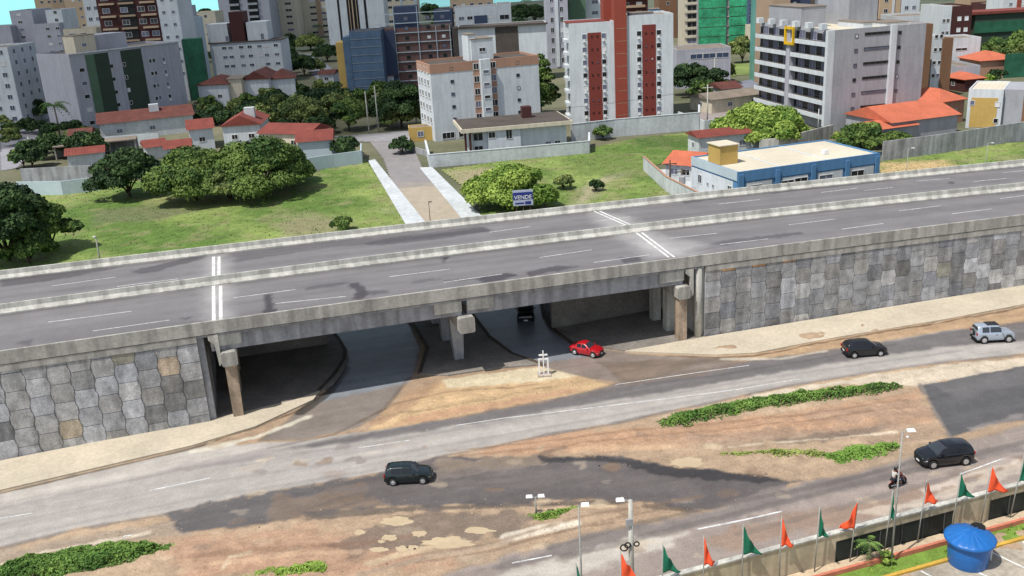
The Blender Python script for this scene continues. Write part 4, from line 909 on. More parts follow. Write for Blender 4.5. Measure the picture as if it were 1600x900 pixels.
for u in (.0, .24, .56, .8, .99): b.box('scaffold_post', W*u-.1, W*u+.1, -.5, -.36, 0, H+(6.2 if u in (.24, .56) else 0), 'pale_blue')
for i in range(7):
    for u in (.4, .7, .9): b.win('F', W*u, 2.9+i*2.85, 1.1, 1.0, gm='glass_dark', fm='frame_dark', mull=0)
b = tower('windowless dark blue cube building behind the scaffolded brick building', (677, 16), (706, 16), 400, 'blue_grey'); 
b = tower('small white flat house between the scaffold and the dark cube building', (684, 54), (713, 52), 330, 'white', cols=(.5,)); 
b = tower('beige apartment tower at the top centre behind the white terraces', (700, -40), (768, -40), 480, 'beige', cols=(.1, .3, .5, .7, .9), ww=1.6, fl=3.4)
b = tower('white terraced house block with a dark blue glazed front', (710, 12), (776, 10), 395, 'white', cols=(.15, .35, .85), ww=2.0, wh=1.2, fl=4); b.box('glazed_bay', b.W*.45, b.W*.76, -.3, -.003, b.H-9, b.H-3.5, 'glass_blue')
b = tower('small white block with one window beside the terraced house', (776, 6), (798, 6), 385, 'white', cols=(.5,), ww=3.5, wh=1.6, fl=6)
a_, an, W, H = tb((715, 43), (853, 37), 300); b = Bd('low_building', 'long low building with a dark flat roof and plain white end wall', 'building', a_, an, W, 12, H); b.body('white', 'roof_dark', par=.15)
b.box('dark_bay', W*.42, W*.68, -.1, -.003, 2, H-.6, 'roof_dark'); b.box('roof_edge', -.5, W+.5, -.8, -.003, H-.45, H+.05, 'roof_dark'); b.box('dark_bay', -W*.06, -.003, 0, 10, 0, H-.2, 'roof_dark')
for u in (.46, .58): b.win('F', W*u, 5, 2.2, 1.4, off=-.1)
b = tower('white lilac tower with a stepped window edge left of the striped tower', (851, -50), (885, -50), 330, 'lilac', cols=(.25, .7), ww=1.0, wh=1.6, fl=3.3, D=16, stripes=((.4, .55, 'white', .4),))
b = tower('green grey tower slice behind the red shaft', (886, -50), (913, -50), 335, 'green_mid', cols=(), D=14)
b = tower('white tower with a single column of windows behind the red shaft', (911, -50), (942, -50), 340, 'white', cols=(.55,), ww=2, fl=3.6)
b = tower('dark brown tower with cream balcony lines behind the striped tower', (966, -30), (1012, -30), 400, 'dark_brown', cols=(.25, .7), ww=2.2, gm='glass', fl=3.4, bands=(.1, .9, .9, 'tan'))
b = tower('pale roofed low house behind the striped tower with a blue roof block', (982, 24), (1032, 22), 330, 'pale_blue', cols=(.5,), fl=6); b.tank(b.W*.7, b.W*1.0, 1, 6, 2.0, 'blue_wall')
b = tower('brown brick tower right of the striped tower', (1030, -30), (1058, -30), 420, 'brown', cols=(.5,), fl=4.0)
b = tower('lilac blue tower slice between the brown tower and the green net', (1056, -30), (1074, -30), 440, 'blue_grey', cols=())
b = tower('cream unfinished frame building with open dark floors beside the green net', (1070, -40), (1093, -40), 372, 'cream', cols=(.5,), ww=3.4, wh=1.8, fl=3.0, bands=(0, 1, .5, 'cream'))
a_, an, W, H = tb((1092, -40), (1166, -40), 368); b = Bd('construction_building', 'tower under construction wrapped in bright green netting', 'construction site', a_, an, W, 14, H); b.body('concrete_grey', par=.2)
for i in range(13):
    b.box('net_panel', -.1, W*.58, -.7, -.35, 1+i*3.4, 4.1+i*3.4, 'net_green'); b.box('net_panel', W*.64, W+.2, -1.1, -.75, 1+i*3.4, 4.1+i*3.4, 'net_green'); b.box('floor_slab', W*.0, W, -.32, -.003, 4.15+i*3.4, 4.4+i*3.4, 'concrete_light')
b = tower('dull blue tower right of the green netted tower', (1165, -40), (1190, -40), 430, 'blue_grey', cols=(.5,), ww=3, wh=1.6, gm='glass_blue', fl=3.4, stripes=((.0, .3, 'net_blue', .2),))
b = tower('cream low block with a tall opening below the orange tiled roof', (1180, 42), (1196, 42), 345, 'cream', cols=(.5,), fl=20, ww=2.4, wh=8, z0=2)
b = tower('tower slice of green glass with white floor lines', (1193, -40), (1210, -40), 262, 'glass_green', cols=(), D=12); 
for i in range(14): b.box('floor_line', 0, b.W, -.2, -.003, 3+i*3.0, 3.25+i*3.0, 'white')
b = tower('tall plain beige tower wall beside the green glass tower', (1209, -50), (1237, -50), 252, 'tan', D=16)
b = tower('dark blue tower strip between the beige and the brown grey towers', (1238, -50), (1269, -50), 256, 'blue_grey', cols=(.2,), ww=.7, wh=.9, gm='lamp_glass', fl=3.1)
b = tower('brown grey tower with square windows behind the yellow framed block', (1269, -50), (1324, -50), 258, 'tan', cols=(.2, .45, .75), ww=1.3, wh=1.0, fl=3.1, stripes=((.85, .99, 'black', .1),))
b = tower('plain tan tower wall behind the roof of the balcony block', (1326, -50), (1352, -50), 262, 'tan')
b = tower('dark mauve tower slice behind the grey rooftop block', (1352, -40), (1376, -40), 300, 'dark_brown', cols=(.5,), fl=3.2)
b = tower('bright tan tower slice with white edges near the top right', (1378, -40), (1410, -30), 330, 'beige', cols=(.3,), fl=3.4, stripes=((.6, .7, 'white', .3),))
b = tower('white stepped tower with blue windows at the top right', (1411, -30), (1440, -28), 330, 'white', cols=(.3, .7), gm='glass_blue', fl=3.6, D=10)
b = tower('pale blue block with white corner below the stepped tower', (1404, 26), (1472, 26), 300, 'white', cols=(.35, .6), ww=1.4, fl=3.6); b.box('glazed_bay', b.W*.6, b.W, -.2, -.003, b.H-3, b.H-1.6, 'blue_grey')
b = tower('narrow white house tower with small windows right of the pale blue block', (1472, 10), (1488, 10), 280, 'white', cols=(.3, .7), ww=.8, wh=.9, fl=3.4)
b = tower('dark brown block with scattered white frames beside the narrow white house', (1488, 10), (1520, 10), 290, 'dark_brown', cols=(.4, .75), ww=1.0, gm='lamp_glass', fl=3.2)
# brown/white block right of the grey one
a_, an, W, H = tb((1441, 38), (1459, 40), 215); b = Bd('apartment_building', 'brown slab sided block directly behind the pale grey balcony block', 'apartment block', a_, an+.1, W, 16, H); b.body('brown', 'roof_pale', par=.4)
a_, an, W, H = tb((1459, 56), (1474, 56), 222); b = Bd('apartment_building', 'narrow white block with small windows between two brown slabs', 'apartment block', a_, an+.1, W, 14, H); b.body('white', 'roof_pale', par=.4); b.grid('F', (W*.3, W*.85), 2, 2.9, 5, .7, .7, gm='glass_dark', mull=0)
a_, an, W, H = tb((1474, 60), (1491, 60), 222); b = Bd('apartment_building', 'second brown slab sided block right of the narrow white one', 'apartment block', a_, an+.1, W, 14, H); b.body('brown', 'roof_pale', par=.4)
b = tower('plain white box building with two slot windows near the green net fence', (1491, 60), (1533, 62), 262, 'white', cols=(.3,), ww=3, wh=.6, fl=4.2, D=10)
b = tower('low pale lilac house in front of the plain white box building', (1498, 104), (1532, 104), 238, 'lilac', cols=(.5,), fl=8)
b = tower('tan tower at the top right between the small trees', (1518, -20), (1543, -20), 420, 'tan')
b = tower('dark brown apartment block with pale balconies at the top right', (1543, 6), (1573, 6), 400, 'dark_brown', cols=(.3, .7), ww=1.6, gm='glass', fl=3, bands=(.1, .9, .8, 'beige'))
b = tower('white tower with red stripe cut by the top right corner', (1573, -30), (1625, -30), 380, 'white', cols=(.2, .6), ww=1.2, fl=3.2, stripes=((.38, .5, 'red_shaft', .3), (.7, .8, 'red_shaft', .3)))
n_ = empty('net_fence', (*AY(1522, 58, 300)[:2], 0), label='long dark green netting fence with red brown roof line above it', cat='construction net')
MB().box(0, 26, 0, .3, 6.5, 9.8).build('net', 'net_dull', n_); MB().box(0, 26, .4, 9, 0, 12).build('wall', 'green_dark', n_); MB().box(-2, 28, -.2, 9, 12.02, 12.8).build('roof', 'tile_red', n_)
# ---- blue building by the overpass
a_, an, W = gb((1103, 290), (1382, 252)); a_ = a_; H = HT(G(1103, 296), 266)
H = 5.6
roofL = G(1153, 269, H); roofR = G(1374, 239, H); roofB = G(1085, 244, H); roofBR = G(1300, 222, H)
A0 = roofL; an = math.atan2(roofR[1]-A0[1], roofR[0]-A0[0]); W = float(np.linalg.norm((roofR-A0)[:2])); D = float(np.linalg.norm((roofB-A0)[:2]))
b = Bd('commercial_building', 'low sky blue commercial building with a wide pale flat roof beside the overpass', 'commercial building', A0, an, W, D, H); b.body('blue_wall', 'roof_pale', par=.25)
b.box('side_wall_panel', -.05, -.003, 1.2, D, .3, H-1.6, 'white'); b.box('fascia', -.12, W+.12, -.12, -.003, H-1.5, H+.03, 'blue_wall'); b.box('side_fascia', -.14, -.055, 0, D, H-1.3, H+.03, 'pale_blue')
for i, u in enumerate((.02, .27, .52, .765, .985)): b.box('pilaster', W*u-.35 if i else 0.0, W*u+.35, -.3, -.125, 0, H-.4, 'blue_wall')
for i in range(4):
    u = (.145, .395, .645, .875)[i]; b.box('shutter', W*(u-.09), W*(u+.09), -.06, -.003, .4, H-1.7, 'white_old'); b.win('F', W*(u-.03 if i != 1 else u-.05), 2.5, 2.2, .9, gm='glass_dark', off=-.06)
    if i == 1: b.win('F', W*(u+.04), 2.6, 2.2, .9, gm='glass_dark', off=-.06)
for u in (.15, .5, .62, .8): b.win('L', D*u, 2.0, 1.0 if u in (.15, .8) else .5, 1.2 if u in (.15, .8) else .5, off=-.05)
b.box('roof_ridge', W*.3, W*.31, .4, D-.4, H-.18, H-.1, 'white'); b.box('roof_ridge', W*.64, W*.65, .4, D-.4, H-.18, H-.1, 'white')
o = b.box('air_unit', W*.72, W*.75, D*.3, D*.36, H-.15, H+.5, 'plastic_white')
t_ = b.box('water_tank_housing', .6, 3.6, D*.45, D*.45+3.4, H-.15, H+2.6, 'ochre'); MB().box(.4, 3.8, D*.45-.2, D*.45+3.6, H+2.62, H+2.75).build('cover_slab', 'roof_pale', t_)
# lot with white wall and orange roof left of it
def wallrun(name, label, pts, h, m, th=.25, cat='wall', pix=True, cap_=None, parts='wall'):
    P = gp(pts) if pix else pts; r_ = empty(name, (*P[0], 0), label=label, cat=cat); o = np.array(P[0]); mb = MB(); cp = MB()
    for i in range(len(P)-1):
        p0, p1 = np.array(P[i])-o, np.array(P[i+1])-o; d = p1-p0; Ln = np.linalg.norm(d); d /= Ln; n = np.array([-d[1], d[0]])
        e = th/2 if i < len(P)-2 else 0
        mb.prism([tuple(q) for q in (p0-n*th/2, p1-n*th/2+d*e*0, p1+n*th/2, p0+n*th/2)], 0, h+i*.004); 
        if cap_: cp.prism([tuple(q) for q in (p0-n*(th/2+.06), p1-n*(th/2+.06), p1+n*(th/2+.06), p0+n*(th/2+.06))], h+i*.004+.002, h+.1+i*.004)
    mb.build('wall', m, r_)
    if cap_: cp.build('wall_coping', cap_, r_)
    return r_
wallrun('boundary_wall', 'white and pink stained lot wall left of the sky blue building', [(1006, 266), (1042, 300), (1098, 330)], 2.4, 'white_old', cap_='salmon')
slab([(1009,267),(1043,300),(1100,325),(1150,318),(1090,262)], .1, 'pavement', 'white_old')
def hip_roof(x0, x1, y0, y1, z, h, ov_=.5, ridge=.35):
    mb = MB(); x0 -= ov_; x1 += ov_; y0 -= ov_; y1 += ov_; lx, ly = x1-x0, y1-y0
    if lx >= ly: r0, r1 = (x0+lx*ridge*min(1, ly/lx+.2), (y0+y1)/2), (x1-lx*ridge*min(1, ly/lx+.2), (y0+y1)/2)
    else: r0, r1 = ((x0+x1)/2, y0+ly*ridge), ((x0+x1)/2, y1-ly*ridge)
    v = [(x0, y0, z), (x1, y0, z), (x1, y1, z), (x0, y1, z), (*r0, z+h), (*r1, z+h), (x0, y0, z-.15), (x1, y0, z-.15), (x1, y1, z-.15), (x0, y1, z-.15)]
    f = [(0, 1, 5, 4), (1, 2, 5), (2, 3, 4, 5), (3, 0, 4)] if lx >= ly else [(0, 1, 4), (1, 2, 5, 4), (2, 3, 5), (3, 0, 4, 5)]
    mb.add(v, f+[(6, 7, 1, 0), (7, 8, 2, 1), (8, 9, 3, 2), (9, 6, 0, 3), (9, 8, 7, 6)]); return mb
def gable_roof(x0, x1, y0, y1, z, h, ov_=.5, axis='x'):
    mb = MB(); x0 -= ov_; x1 += ov_; y0 -= ov_; y1 += ov_; xm, ym_ = (x0+x1)/2, (y0+y1)/2
    if axis == 'x': v = [(x0, y0, z), (x1, y0, z), (x1, y1, z), (x0, y1, z), (x0, ym_, z+h), (x1, ym_, z+h)]; f = [(0, 1, 5, 4), (2, 3, 4, 5), (3, 0, 4), (1, 2, 5), (3, 2, 1, 0)]
    else: v = [(x0, y0, z), (x1, y0, z), (x1, y1, z), (x0, y1, z), (xm, y0, z+h), (xm, y1, z+h)]; f = [(0, 4, 5, 3), (1, 2, 5, 4), (0, 1, 4), (2, 3, 5), (3, 2, 1, 0)]
    return mb.add(v, f)
def house(label, pa, pb, D, hw, hr, wall='white_old', roofm='tile_red', kind='gable', axis='x', wins=(.3, .7), door=None, name='house', chim=False, px=True):
    if px: a_, an, W = gb(pa, pb)
    else: a_, an, W = pa, pb[0], pb[1]
    b = Bd(name, label, 'house', a_, an, W, D, hw); MB().box(0, W, 0, D, 0, hw).build('wall', wall, b.e)
    r_ = (gable_roof if kind == 'gable' else hip_roof)(0, W, 0, D, hw+.01, hr, **({'axis': axis} if kind == 'gable' else {})).build('roof', roofm, b.e)
    for u in wins: b.win('F', W*u, hw*.4, 1.2, .9, gm='glass_dark')
    if door: b.win('F', W*door, .1, .95, 2.0, gm='wood', mull=0)
    if chim: MB().box(W*.55, W*.55+2.2, D*.3, D*.3+1.6, hw+hr*.4, hw+hr+1.0).build('water_tank_housing', 'white_old', r_)
    b.grid('L', (D*.5,), hw*.4, 3, 1, 1.1, .9); return b
house('small house with bright orange tiles inside the white pink walled lot', (1040, 281), (1086, 285), 8, 2.7, 1.5, roofm='tile_orange', kind='gable', axis='x')
house('narrow red tiled shed behind the roof of the sky blue building', (1092, 246), (1188, 236), 5, 3.6, .9, roofm='tile_red')
house('low long house with brown tile roof left of the bright round tree', (1112, 178), (1205, 166), 9, 3.2, 1.0, roofm='roof_grey', wall='cream')
wallrun('boundary_wall', 'white wall with a dark gate slot at the end of the side street', [(1060, 190), (1100, 205), (1135, 200)], 2.2, 'white_old')
# flat roofed house with perimeter wall
a_, an, W = gb((740, 246), (886, 233)); H = HT(a_, 206)
b = Bd('house', 'white two storey house with a wide brown flat roof beside the side street', 'house', a_, an, W, 11, H)
MB().box(0, W, 0, 11, 0, H).build('wall', 'white', b.e); o = MB().box(-2.2, W+1.0, -1.2, 12.0, H+.01, H+.75).build('roof', 'cream', b.e); MB().box(-1.9, W+.7, -.9, 11.7, H+.755, H+.80).build('roof_surface', 'roof_dark', o)
b.box('rooftop_block', W*.60, W*.70, 6, 8, H+.81, H+3.0, 'dark_brown'); b.box('entrance_post', -1.6, -1.2, -.8, -.4, 0, H, 'dark_brown'); b.box('entrance_post', -.7, -.3, -.8, -.4, 0, H, 'dark_brown'); b.box('front_wing', W*.16, W*.5, -.8, -.003, 0, H-.1, 'white')
for u, z, w_, h_, o_ in ((.2, 3.6, 1.2, 1.1, -.8), (.38, 3.2, 1.1, 1.8, -.8), (.36, .4, .9, 1.0, -.8), (.06, 3.2, 1.8, 1.4, 0), (.06, .5, 1.6, 1.6, 0), (.8, .8, 1.0, 1.0, 0), (.9, .8, 1.0, 1.0, 0)): b.win('F', W*u, z, w_, h_, gm='glass_dark', off=o_)
wallrun('boundary_wall', 'long white boundary wall around the brown roofed house facing the vacant lot', [(666, 238), (672, 262), (800, 251), (921, 240), (921, 226)], 2.4, 'white_old', cap_='white')
wallrun('boundary_wall', 'white wall along the foot of the red striped tower', [(893, 222), (960, 214), (1092, 203), (1092, 190)], 3.6, 'white_old', cap_='white')
wallrun('boundary_wall', 'low concrete street wall beside the side street trees', [(668, 245), (640, 236), (640, 222)], 1.2, 'concrete_grey')
b = Bd('gatehouse', 'small ochre gatehouse below the white brick banded block', 'gatehouse', G(640, 222), .1, 5, 4, 3); b.body('ochre', par=.2); b.win('F', 2.5, 1, 1.2, 1.1)
# far left houses
house('long low house with weathered red tiles in front of the green striped block', (160, 222), (305, 206), 11, 4.2, 2.0, wall='white_old', roofm='tile_old', chim=True, wins=(.2, .4, .55), kind='gable')
house('white gabled house with red tiles beside the long weathered roof', (300, 236), (337, 232), 9, 4.6, 1.6, wall='white', wins=(.5,), kind='gable')
house('white house with red roof and grey water tank box behind the big trees', (352, 232), (410, 228), 12, 4.8, 2.2, wall='white', wins=(.3, .75), axis='y', chim=True)
house('cream house with long red tiled wing above the pale blue wall', (408, 236), (484, 238), 9, 3.8, 1.5, wall='cream', wins=(.7,))
house('house with bright red tiles at the corner of the vacant field', (468, 250), (520, 246), 8, 3.6, 1.6, wall='pale_blue', roofm='tile_red', wins=())
house('low red tiled roof shed between the garden wall and the dark tree', (232, 250), (262, 246), 6, 2.6, 1.2, wins=())
house('red tiled shed left of the dark tree above the grey garden wall', (108, 262), (164, 256), 5, 2.5, 1.1, wins=())
house('small red tiled annex in front of the white gabled house', (262, 254), (300, 250), 6, 2.8, 1.3, wins=())
wallrun('boundary_wall', 'pale blue rendered wall at the back corner of the vacant field', [(484, 268), (523, 262), (566, 256), (566, 244)], 2.6, 'pale_blue')
wallrun('boundary_wall', 'tall grey garden wall in front of the left houses', [(36, 286), (150, 280)], 2.8, 'concrete_grey')
wallrun('boundary_wall', 'white painted wall at the left end of the grass field', [(30, 306), (100, 305), (158, 298)], 2.6, 'pale_blue')
wallrun('boundary_wall', 'white streaked wall below the long weathered red roof', [(160, 232), (250, 226)], 2.6, 'white_old')
b = Bd('carport', 'flat grey carport roof among trees at the left', 'carport', G(86, 252), .3, 17, 5, 2.8); b.box('roof', 0, 17, 0, 5, 2.8, 3.05, 'roof_grey')
for u in (.2, 5.6, 11.2, 16.5): MB().box(u, u+.3, .2, .5, 0, 2.8).build('post', 'concrete_light', b.e)
b.box('wall', 0, 17, 4.5, 4.8, 0, 2.79, 'concrete_grey')
# white houses with red roofs, middle
house('leftmost white town house with a hipped dark red roof and white tower', (314, 168), (360, 166), 12, 6.4, 2.0, wall='white', roofm='tile_old', kind='hip', wins=(.7,))
house('middle white town house with a red gabled roof', (384, 162), (424, 160), 12, 6.8, 2.4, wall='white', roofm='tile_old', kind='gable', axis='y', wins=(.5,))
house('rightmost white town house with a red gabled roof near the trees', (425, 158), (464, 155), 11, 6.4, 2.2, wall='white', roofm='tile_old', kind='hip', wins=(.3,))
house('narrow tall cream annex between the white town houses', (362, 165), (382, 164), 8, 7.6, .4, wall='cream', wins=(), roofm='roof_grey')
house('small white shop with a red roof behind the street trees', (570, 142), (625, 138), 9, 4.0, 1.0, wall='white', wins=(.3, .6))
house('low beige roofed houses beside the far street on the left', (60, 128), (96, 124), 10, 3.4, 1.3, wall='cream', wins=(.5,))
house('small house with pink roof near the far left street', (38, 142), (70, 138), 8, 3.0, 1.2, wall='white_old', wins=(.5,))
house('small red roofed house squeezed between the green net and the leftmost town house', (294, 148), (316, 147), 7, 3.2, 1.2, roofm='tile_old', wins=(.5,))
house('little white house with a red roof just below the far lilac buildings', (88, 112), (112, 110), 8, 3.4, 1.4, roofm='tile_old', wins=(.5,))
house('pinkish roofed house behind the carport garden trees', (112, 236), (144, 233), 7, 3.2, 1.3, roofm='tile_old', wins=(.5,))
house('small house with an old red roof at the far end of the side street wall', (1128, 160), (1158, 157), 8, 3.2, 1.2, roofm='tile_old', wins=(.5,))
house('tiny red roofed house by the long street opposite the blue netting', (500, 132), (522, 131), 7, 3.2, 1.2, roofm='tile_old', wins=(.5,))
# grey low building beyond the second lot
a_, an, W, H = tb((1058, 78), (1142, 74), 262); b = Bd('low_building', 'low lilac grey flat building beyond the dark trees', 'building', a_, an, W, 12, H); b.body('lilac', 'roof_grey', par=.3)
for u in (.36, .6, .85): b.win('F', W*u, H-2.6, 3.2, 1.2, gm='glass_blue')
# right edge: orange roofs, yellow building
house('house with a large bright orange tiled roof behind the grey wall', (1392, 222), (1494, 208), 13, 3.6, 2.2, wall='grey_wall', roofm='tile_orange', wins=(.3,))
house('orange tiled side wing in front of the large orange roof', (1372, 226), (1430, 218), 7, 2.8, 1.0, wall='grey_wall', roofm='tile_orange', wins=())
house('small house with an orange hipped roof left of the yellow building', (1466, 196), (1504, 190), 10, 4.6, 2.0, wall='salmon', roofm='tile_orange', kind='hip', wins=(.6,))
house('distant open shelter with an orange tiled roof above the yellow building', (1530, 122), (1586, 118), 10, 4.4, 1.8, wall='salmon', roofm='tile_orange', kind='hip', wins=())
house('low orange tiled roof just behind the yellow building', (1506, 144), (1536, 141), 8, 3.0, 1.2, wall='dark_brown', roofm='tile_orange', kind='hip', wins=())
b = Bd('wall_screen', 'bright green painted wall beside the distant orange shelter', 'wall', AY(1570, 104, 248), 0, 22, 1, 5); b.box('wall', 0, 22, 0, .4, 0, 6, 'net_dull')
a_, an, W = gb((1508, 200), (1562, 202)); H = HT(a_, 139)
b = Bd('commercial_building', 'white framed yellow building with a pale flat roof at the right edge', 'commercial building', a_, an, W, 12, H); b.body('white', 'roof_pale', par=.3); b.box('yellow_panel', W*.1, W*.86, -.06, -.003, .2, H-1.6, 'ochre')
for u, z in ((.14, H-3), (.86, H-3.2), (.86, 1.2)): b.win('F', W*u, z, .7, .8, gm='glass_dark', off=-.06, mull=0)
b.box('side_wing', W+.01, W+14, 1.0, 12, 0, H-.1, 'grey_wall'); b.box('brown_panel', W+3.4, W+12, .9, .995, .5, H-1.2, 'brown'); b.win('F', W+4.4, 1.5, .6, .7, gm='glass_dark', off=.9, mull=0)
wallrun('boundary_wall', 'long weathered grey concrete wall on the right above the grass', [(1378, 252), (1470, 240), (1558, 226), (1620, 216)], 3.4, 'concrete_grey')
wallrun('boundary_wall', 'short pale concrete wall beside the bright round tree', [(1186, 240), (1216, 238), (1300, 216)], 2.6, 'concrete_light')
# ================================================================ streets beyond the overpass
def street(px, name='street', rgb=(150,148,150), z=.06, amp=.1, cells=.8, extra=()):
    poly = gp(px); xs_ = [p[0] for p in poly]; ys_ = [p[1] for p in poly]
    X, Y, a_, b_ = mkgrid(min(xs_), max(xs_), min(ys_), max(ys_), cells)
    n1 = fbm(X, Y, .15, 4); C = np.array(A(*rgb))[None]*(.85+.3*n1)[:, None]
    for (q, c_, al) in extra: paint(C, X, Y, q, c_, 1.0, .8, al)
    f = gridfaces(a_, b_); cx = X[f].mean(1); cy = Y[f].mean(1); f = f[sdist(cx, cy, poly) < 0]
    if not len(f): return
    u_, inv = np.unique(f, return_inverse=True); return tag(npmesh(name, np.stack([X, Y, X*0+z], -1)[u_], inv.reshape(-1, 4), 'asphalt', cols=C[u_]), kind='structure')
street([(600,250),(572,214),(620,206),(640,218),(660,262),(735,345),(800,420),(700,440),(632,345)], rgb=(160,154,150), cells=.35, extra=(([(620,285),(690,285),(745,345),(800,420),(640,420),(634,345)], (186,172,150), .85), ([(600,255),(575,216),(640,214),(665,270),(690,290),(615,295)], (142,138,140), .6)))
street([(520,214),(640,205),(670,210),(650,222),(560,222)], rgb=(150,148,150), z=.10)
street([(0,268),(0,200),(60,150),(98,150),(104,162),(60,215),(30,262)], rgb=(158,156,162))
street([(460,84),(490,84),(575,152),(520,152)], rgb=(150,150,156))
street([(1062,200),(1095,176),(1180,150),(1215,128),(1220,140),(1150,170),(1120,210)], rgb=(160,150,146)); street([(1120,135),(1200,120),(1204,134),(1130,148)], rgb=(130,135,150), z=.12)
slab([(575,252),(586,250),(662,345),(700,400),(660,400),(633,350)], .16, 'pavement', 'white_old'); slab([(656,263),(675,262),(752,338),(800,390),(760,390),(718,338)], .16, 'pavement', 'white_old')
# ================================================================ trees
TREE_COLS = {'dark': ((30,50,32),(66,88,48)), 'mid': ((46,72,36),(104,124,60)), 'bright': ((78,108,42),(150,170,80)), 'olive': ((66,84,48),(128,138,78))}
def crown_mesh(name, R_, Ht, z0, kind, rg, dens=1.0, leaf=.36, parent=None, flat=1.0):
    nl = max(10, int(15+R_*6)); c0, c1 = (np.array(A(*c, k=1.0)) for c in TREE_COLS[kind]); cz = (Ht-z0)
    P = []; CC = []; N_ = []
    for i in range(nl):
        a_ = rg.uniform(0, 6.283); q = math.sqrt(rg.random()); el = rg.uniform(.05, 1.0)
        rr = R_*.80*q; hz = z0+cz*(.18+.62*math.sqrt(max(0, 1-q*q))*el**.5)
        c = np.array([rr*math.cos(a_), rr*math.sin(a_), hz]); lr = rg.uniform(.14, .40)*min(R_, cz*1.1); n = int(dens*22*lr*lr/(leaf*leaf)*.62)+10
        d = RNG.normal(0, 1, (n, 3)); d[:, 2] = np.abs(d[:, 2])*.9-.3; d /= np.linalg.norm(d, axis=1)[:, None]
        rad = lr*(.72+.34*RNG.random(n))[:, None]; p = c+d*rad*np.array([1, 1, .72]); t = np.clip(rg.random()*.8+RNG.normal(0, .2, n)+.1, 0, 1)[:, None]
        P.append(p); N_.append(d+RNG.normal(0, .55, (n, 3))); CC.append(c0*(1-t)+c1*t)
    P = np.concatenate(P); N_ = np.concatenate(N_); CC = np.concatenate(CC); N_ /= np.linalg.norm(N_, axis=1)[:, None]
    P[:, 2] = np.maximum(P[:, 2], z0*.55)
    T = np.cross(N_, RNG.normal(0, 1, N_.shape)); T /= np.linalg.norm(T, axis=1)[:, None]; B = np.cross(N_, T); s = leaf*RNG.uniform(.6, 1.25, (len(P), 1))
    V = np.stack([P-T*s, P-B*s*.6, P+T*s, P+B*s*.6], 1).reshape(-1, 3); V[:, 2] = np.maximum(V[:, 2], .05)
    return npmesh(name, V, np.arange(len(V)).reshape(-1, 4), 'leaf', cols=np.repeat(CC, 4, 0), parent=parent)
def tree(label, px, py, wpx, ytop, kind='mid', group=None, dens=1.0, leaf=None, low=.18, seed=None, name='tree', Y=None, at=None):
    g = G(px, py) if at is None else np.array(at); R_ = wpx*.5*((g-_C)@_f)/FPX; Ht = max(2.0, HT(g, ytop)) ; rg = random.Random(int(px*31+py*7))
    r_ = empty(name, g, label=label, cat='tree', group=group); lf = leaf or min(.5, .12+.0011*np.linalg.norm(g[:2]))
    z0 = Ht*low; tb_ = MB(); tr = max(.12, R_*.045)
    tb_.tube([(0, 0, -.1), (rg.uniform(-.2, .2), rg.uniform(-.2, .2), z0), (rg.uniform(-.4, .4), rg.uniform(-.4, .4), Ht*.62)], [tr*1.3, tr, tr*.35], 7)
    for k in range(6):
        a_ = k*1.05+rg.uniform(-.3, .3); tb_.tube([(0, 0, z0*rg.uniform(.6, 1.1)), (math.cos(a_)*R_*.35, math.sin(a_)*R_*.35, z0+(Ht-z0)*.35), (math.cos(a_)*R_*.62, math.sin(a_)*R_*.62, z0+(Ht-z0)*.6)], [tr*.6, tr*.35, tr*.12], 5)
    tb_.build('trunk', 'bark', r_, smooth=True)
    crown_mesh('crown', R_, Ht, z0, kind, rg, dens, lf, r_); return r_
FT = 'trees around the vacant field'; TT = 'trees between the town houses'
for a_ in (('large dark tree cut by the left picture edge beside the overpass', 14, 408, 150, 268, 'dark'), ('rounded tree standing right in front of the large dark tree at the left edge', 82, 392, 96, 308, 'mid'), ('small bushy tree below the left dark tree close to the overpass', 48, 412, 80, 352, 'mid'),
    ('dense dark green tree left of the broad spreading tree on the field', 202, 308, 112, 224, 'dark'), ('broad spreading tree in the middle of the back edge of the field', 306, 314, 140, 232, 'mid'), ('broad olive tree at the right end of the field tree row', 412, 306, 150, 214, 'mid'), ('lower olive tree filling between the two broad spreading trees', 360, 316, 90, 252, 'olive'),
    ('tree at the back of the row near the pale blue wall', 458, 286, 70, 226, 'mid')):
    tree(*a_, group=FT, dens=1.0, low=.1)
tree('bright green rounded tree behind the blue sale billboard', 800, 325, 138, 256, 'bright', dens=1.3, low=.08)
tree('big bright yellow green tree left of the pale grey balcony block', 1184, 226, 150, 163, 'bright', dens=1.3, low=.1)
tree('dull green bush on the vacant lot right of the bright billboard tree', 880, 296, 36, 272, 'olive', name='bush'); tree('small dark bush on the grass near the sandy track', 931, 299, 24, 277, 'dark', name='bush'); tree('small dark green bush on the field next to the overpass parapet', 534, 362, 42, 336, 'mid', name='bush')
tree('thin shrub against the white wall below the red striped tower', 942, 218, 34, 194, 'mid', dens=.5, name='bush')
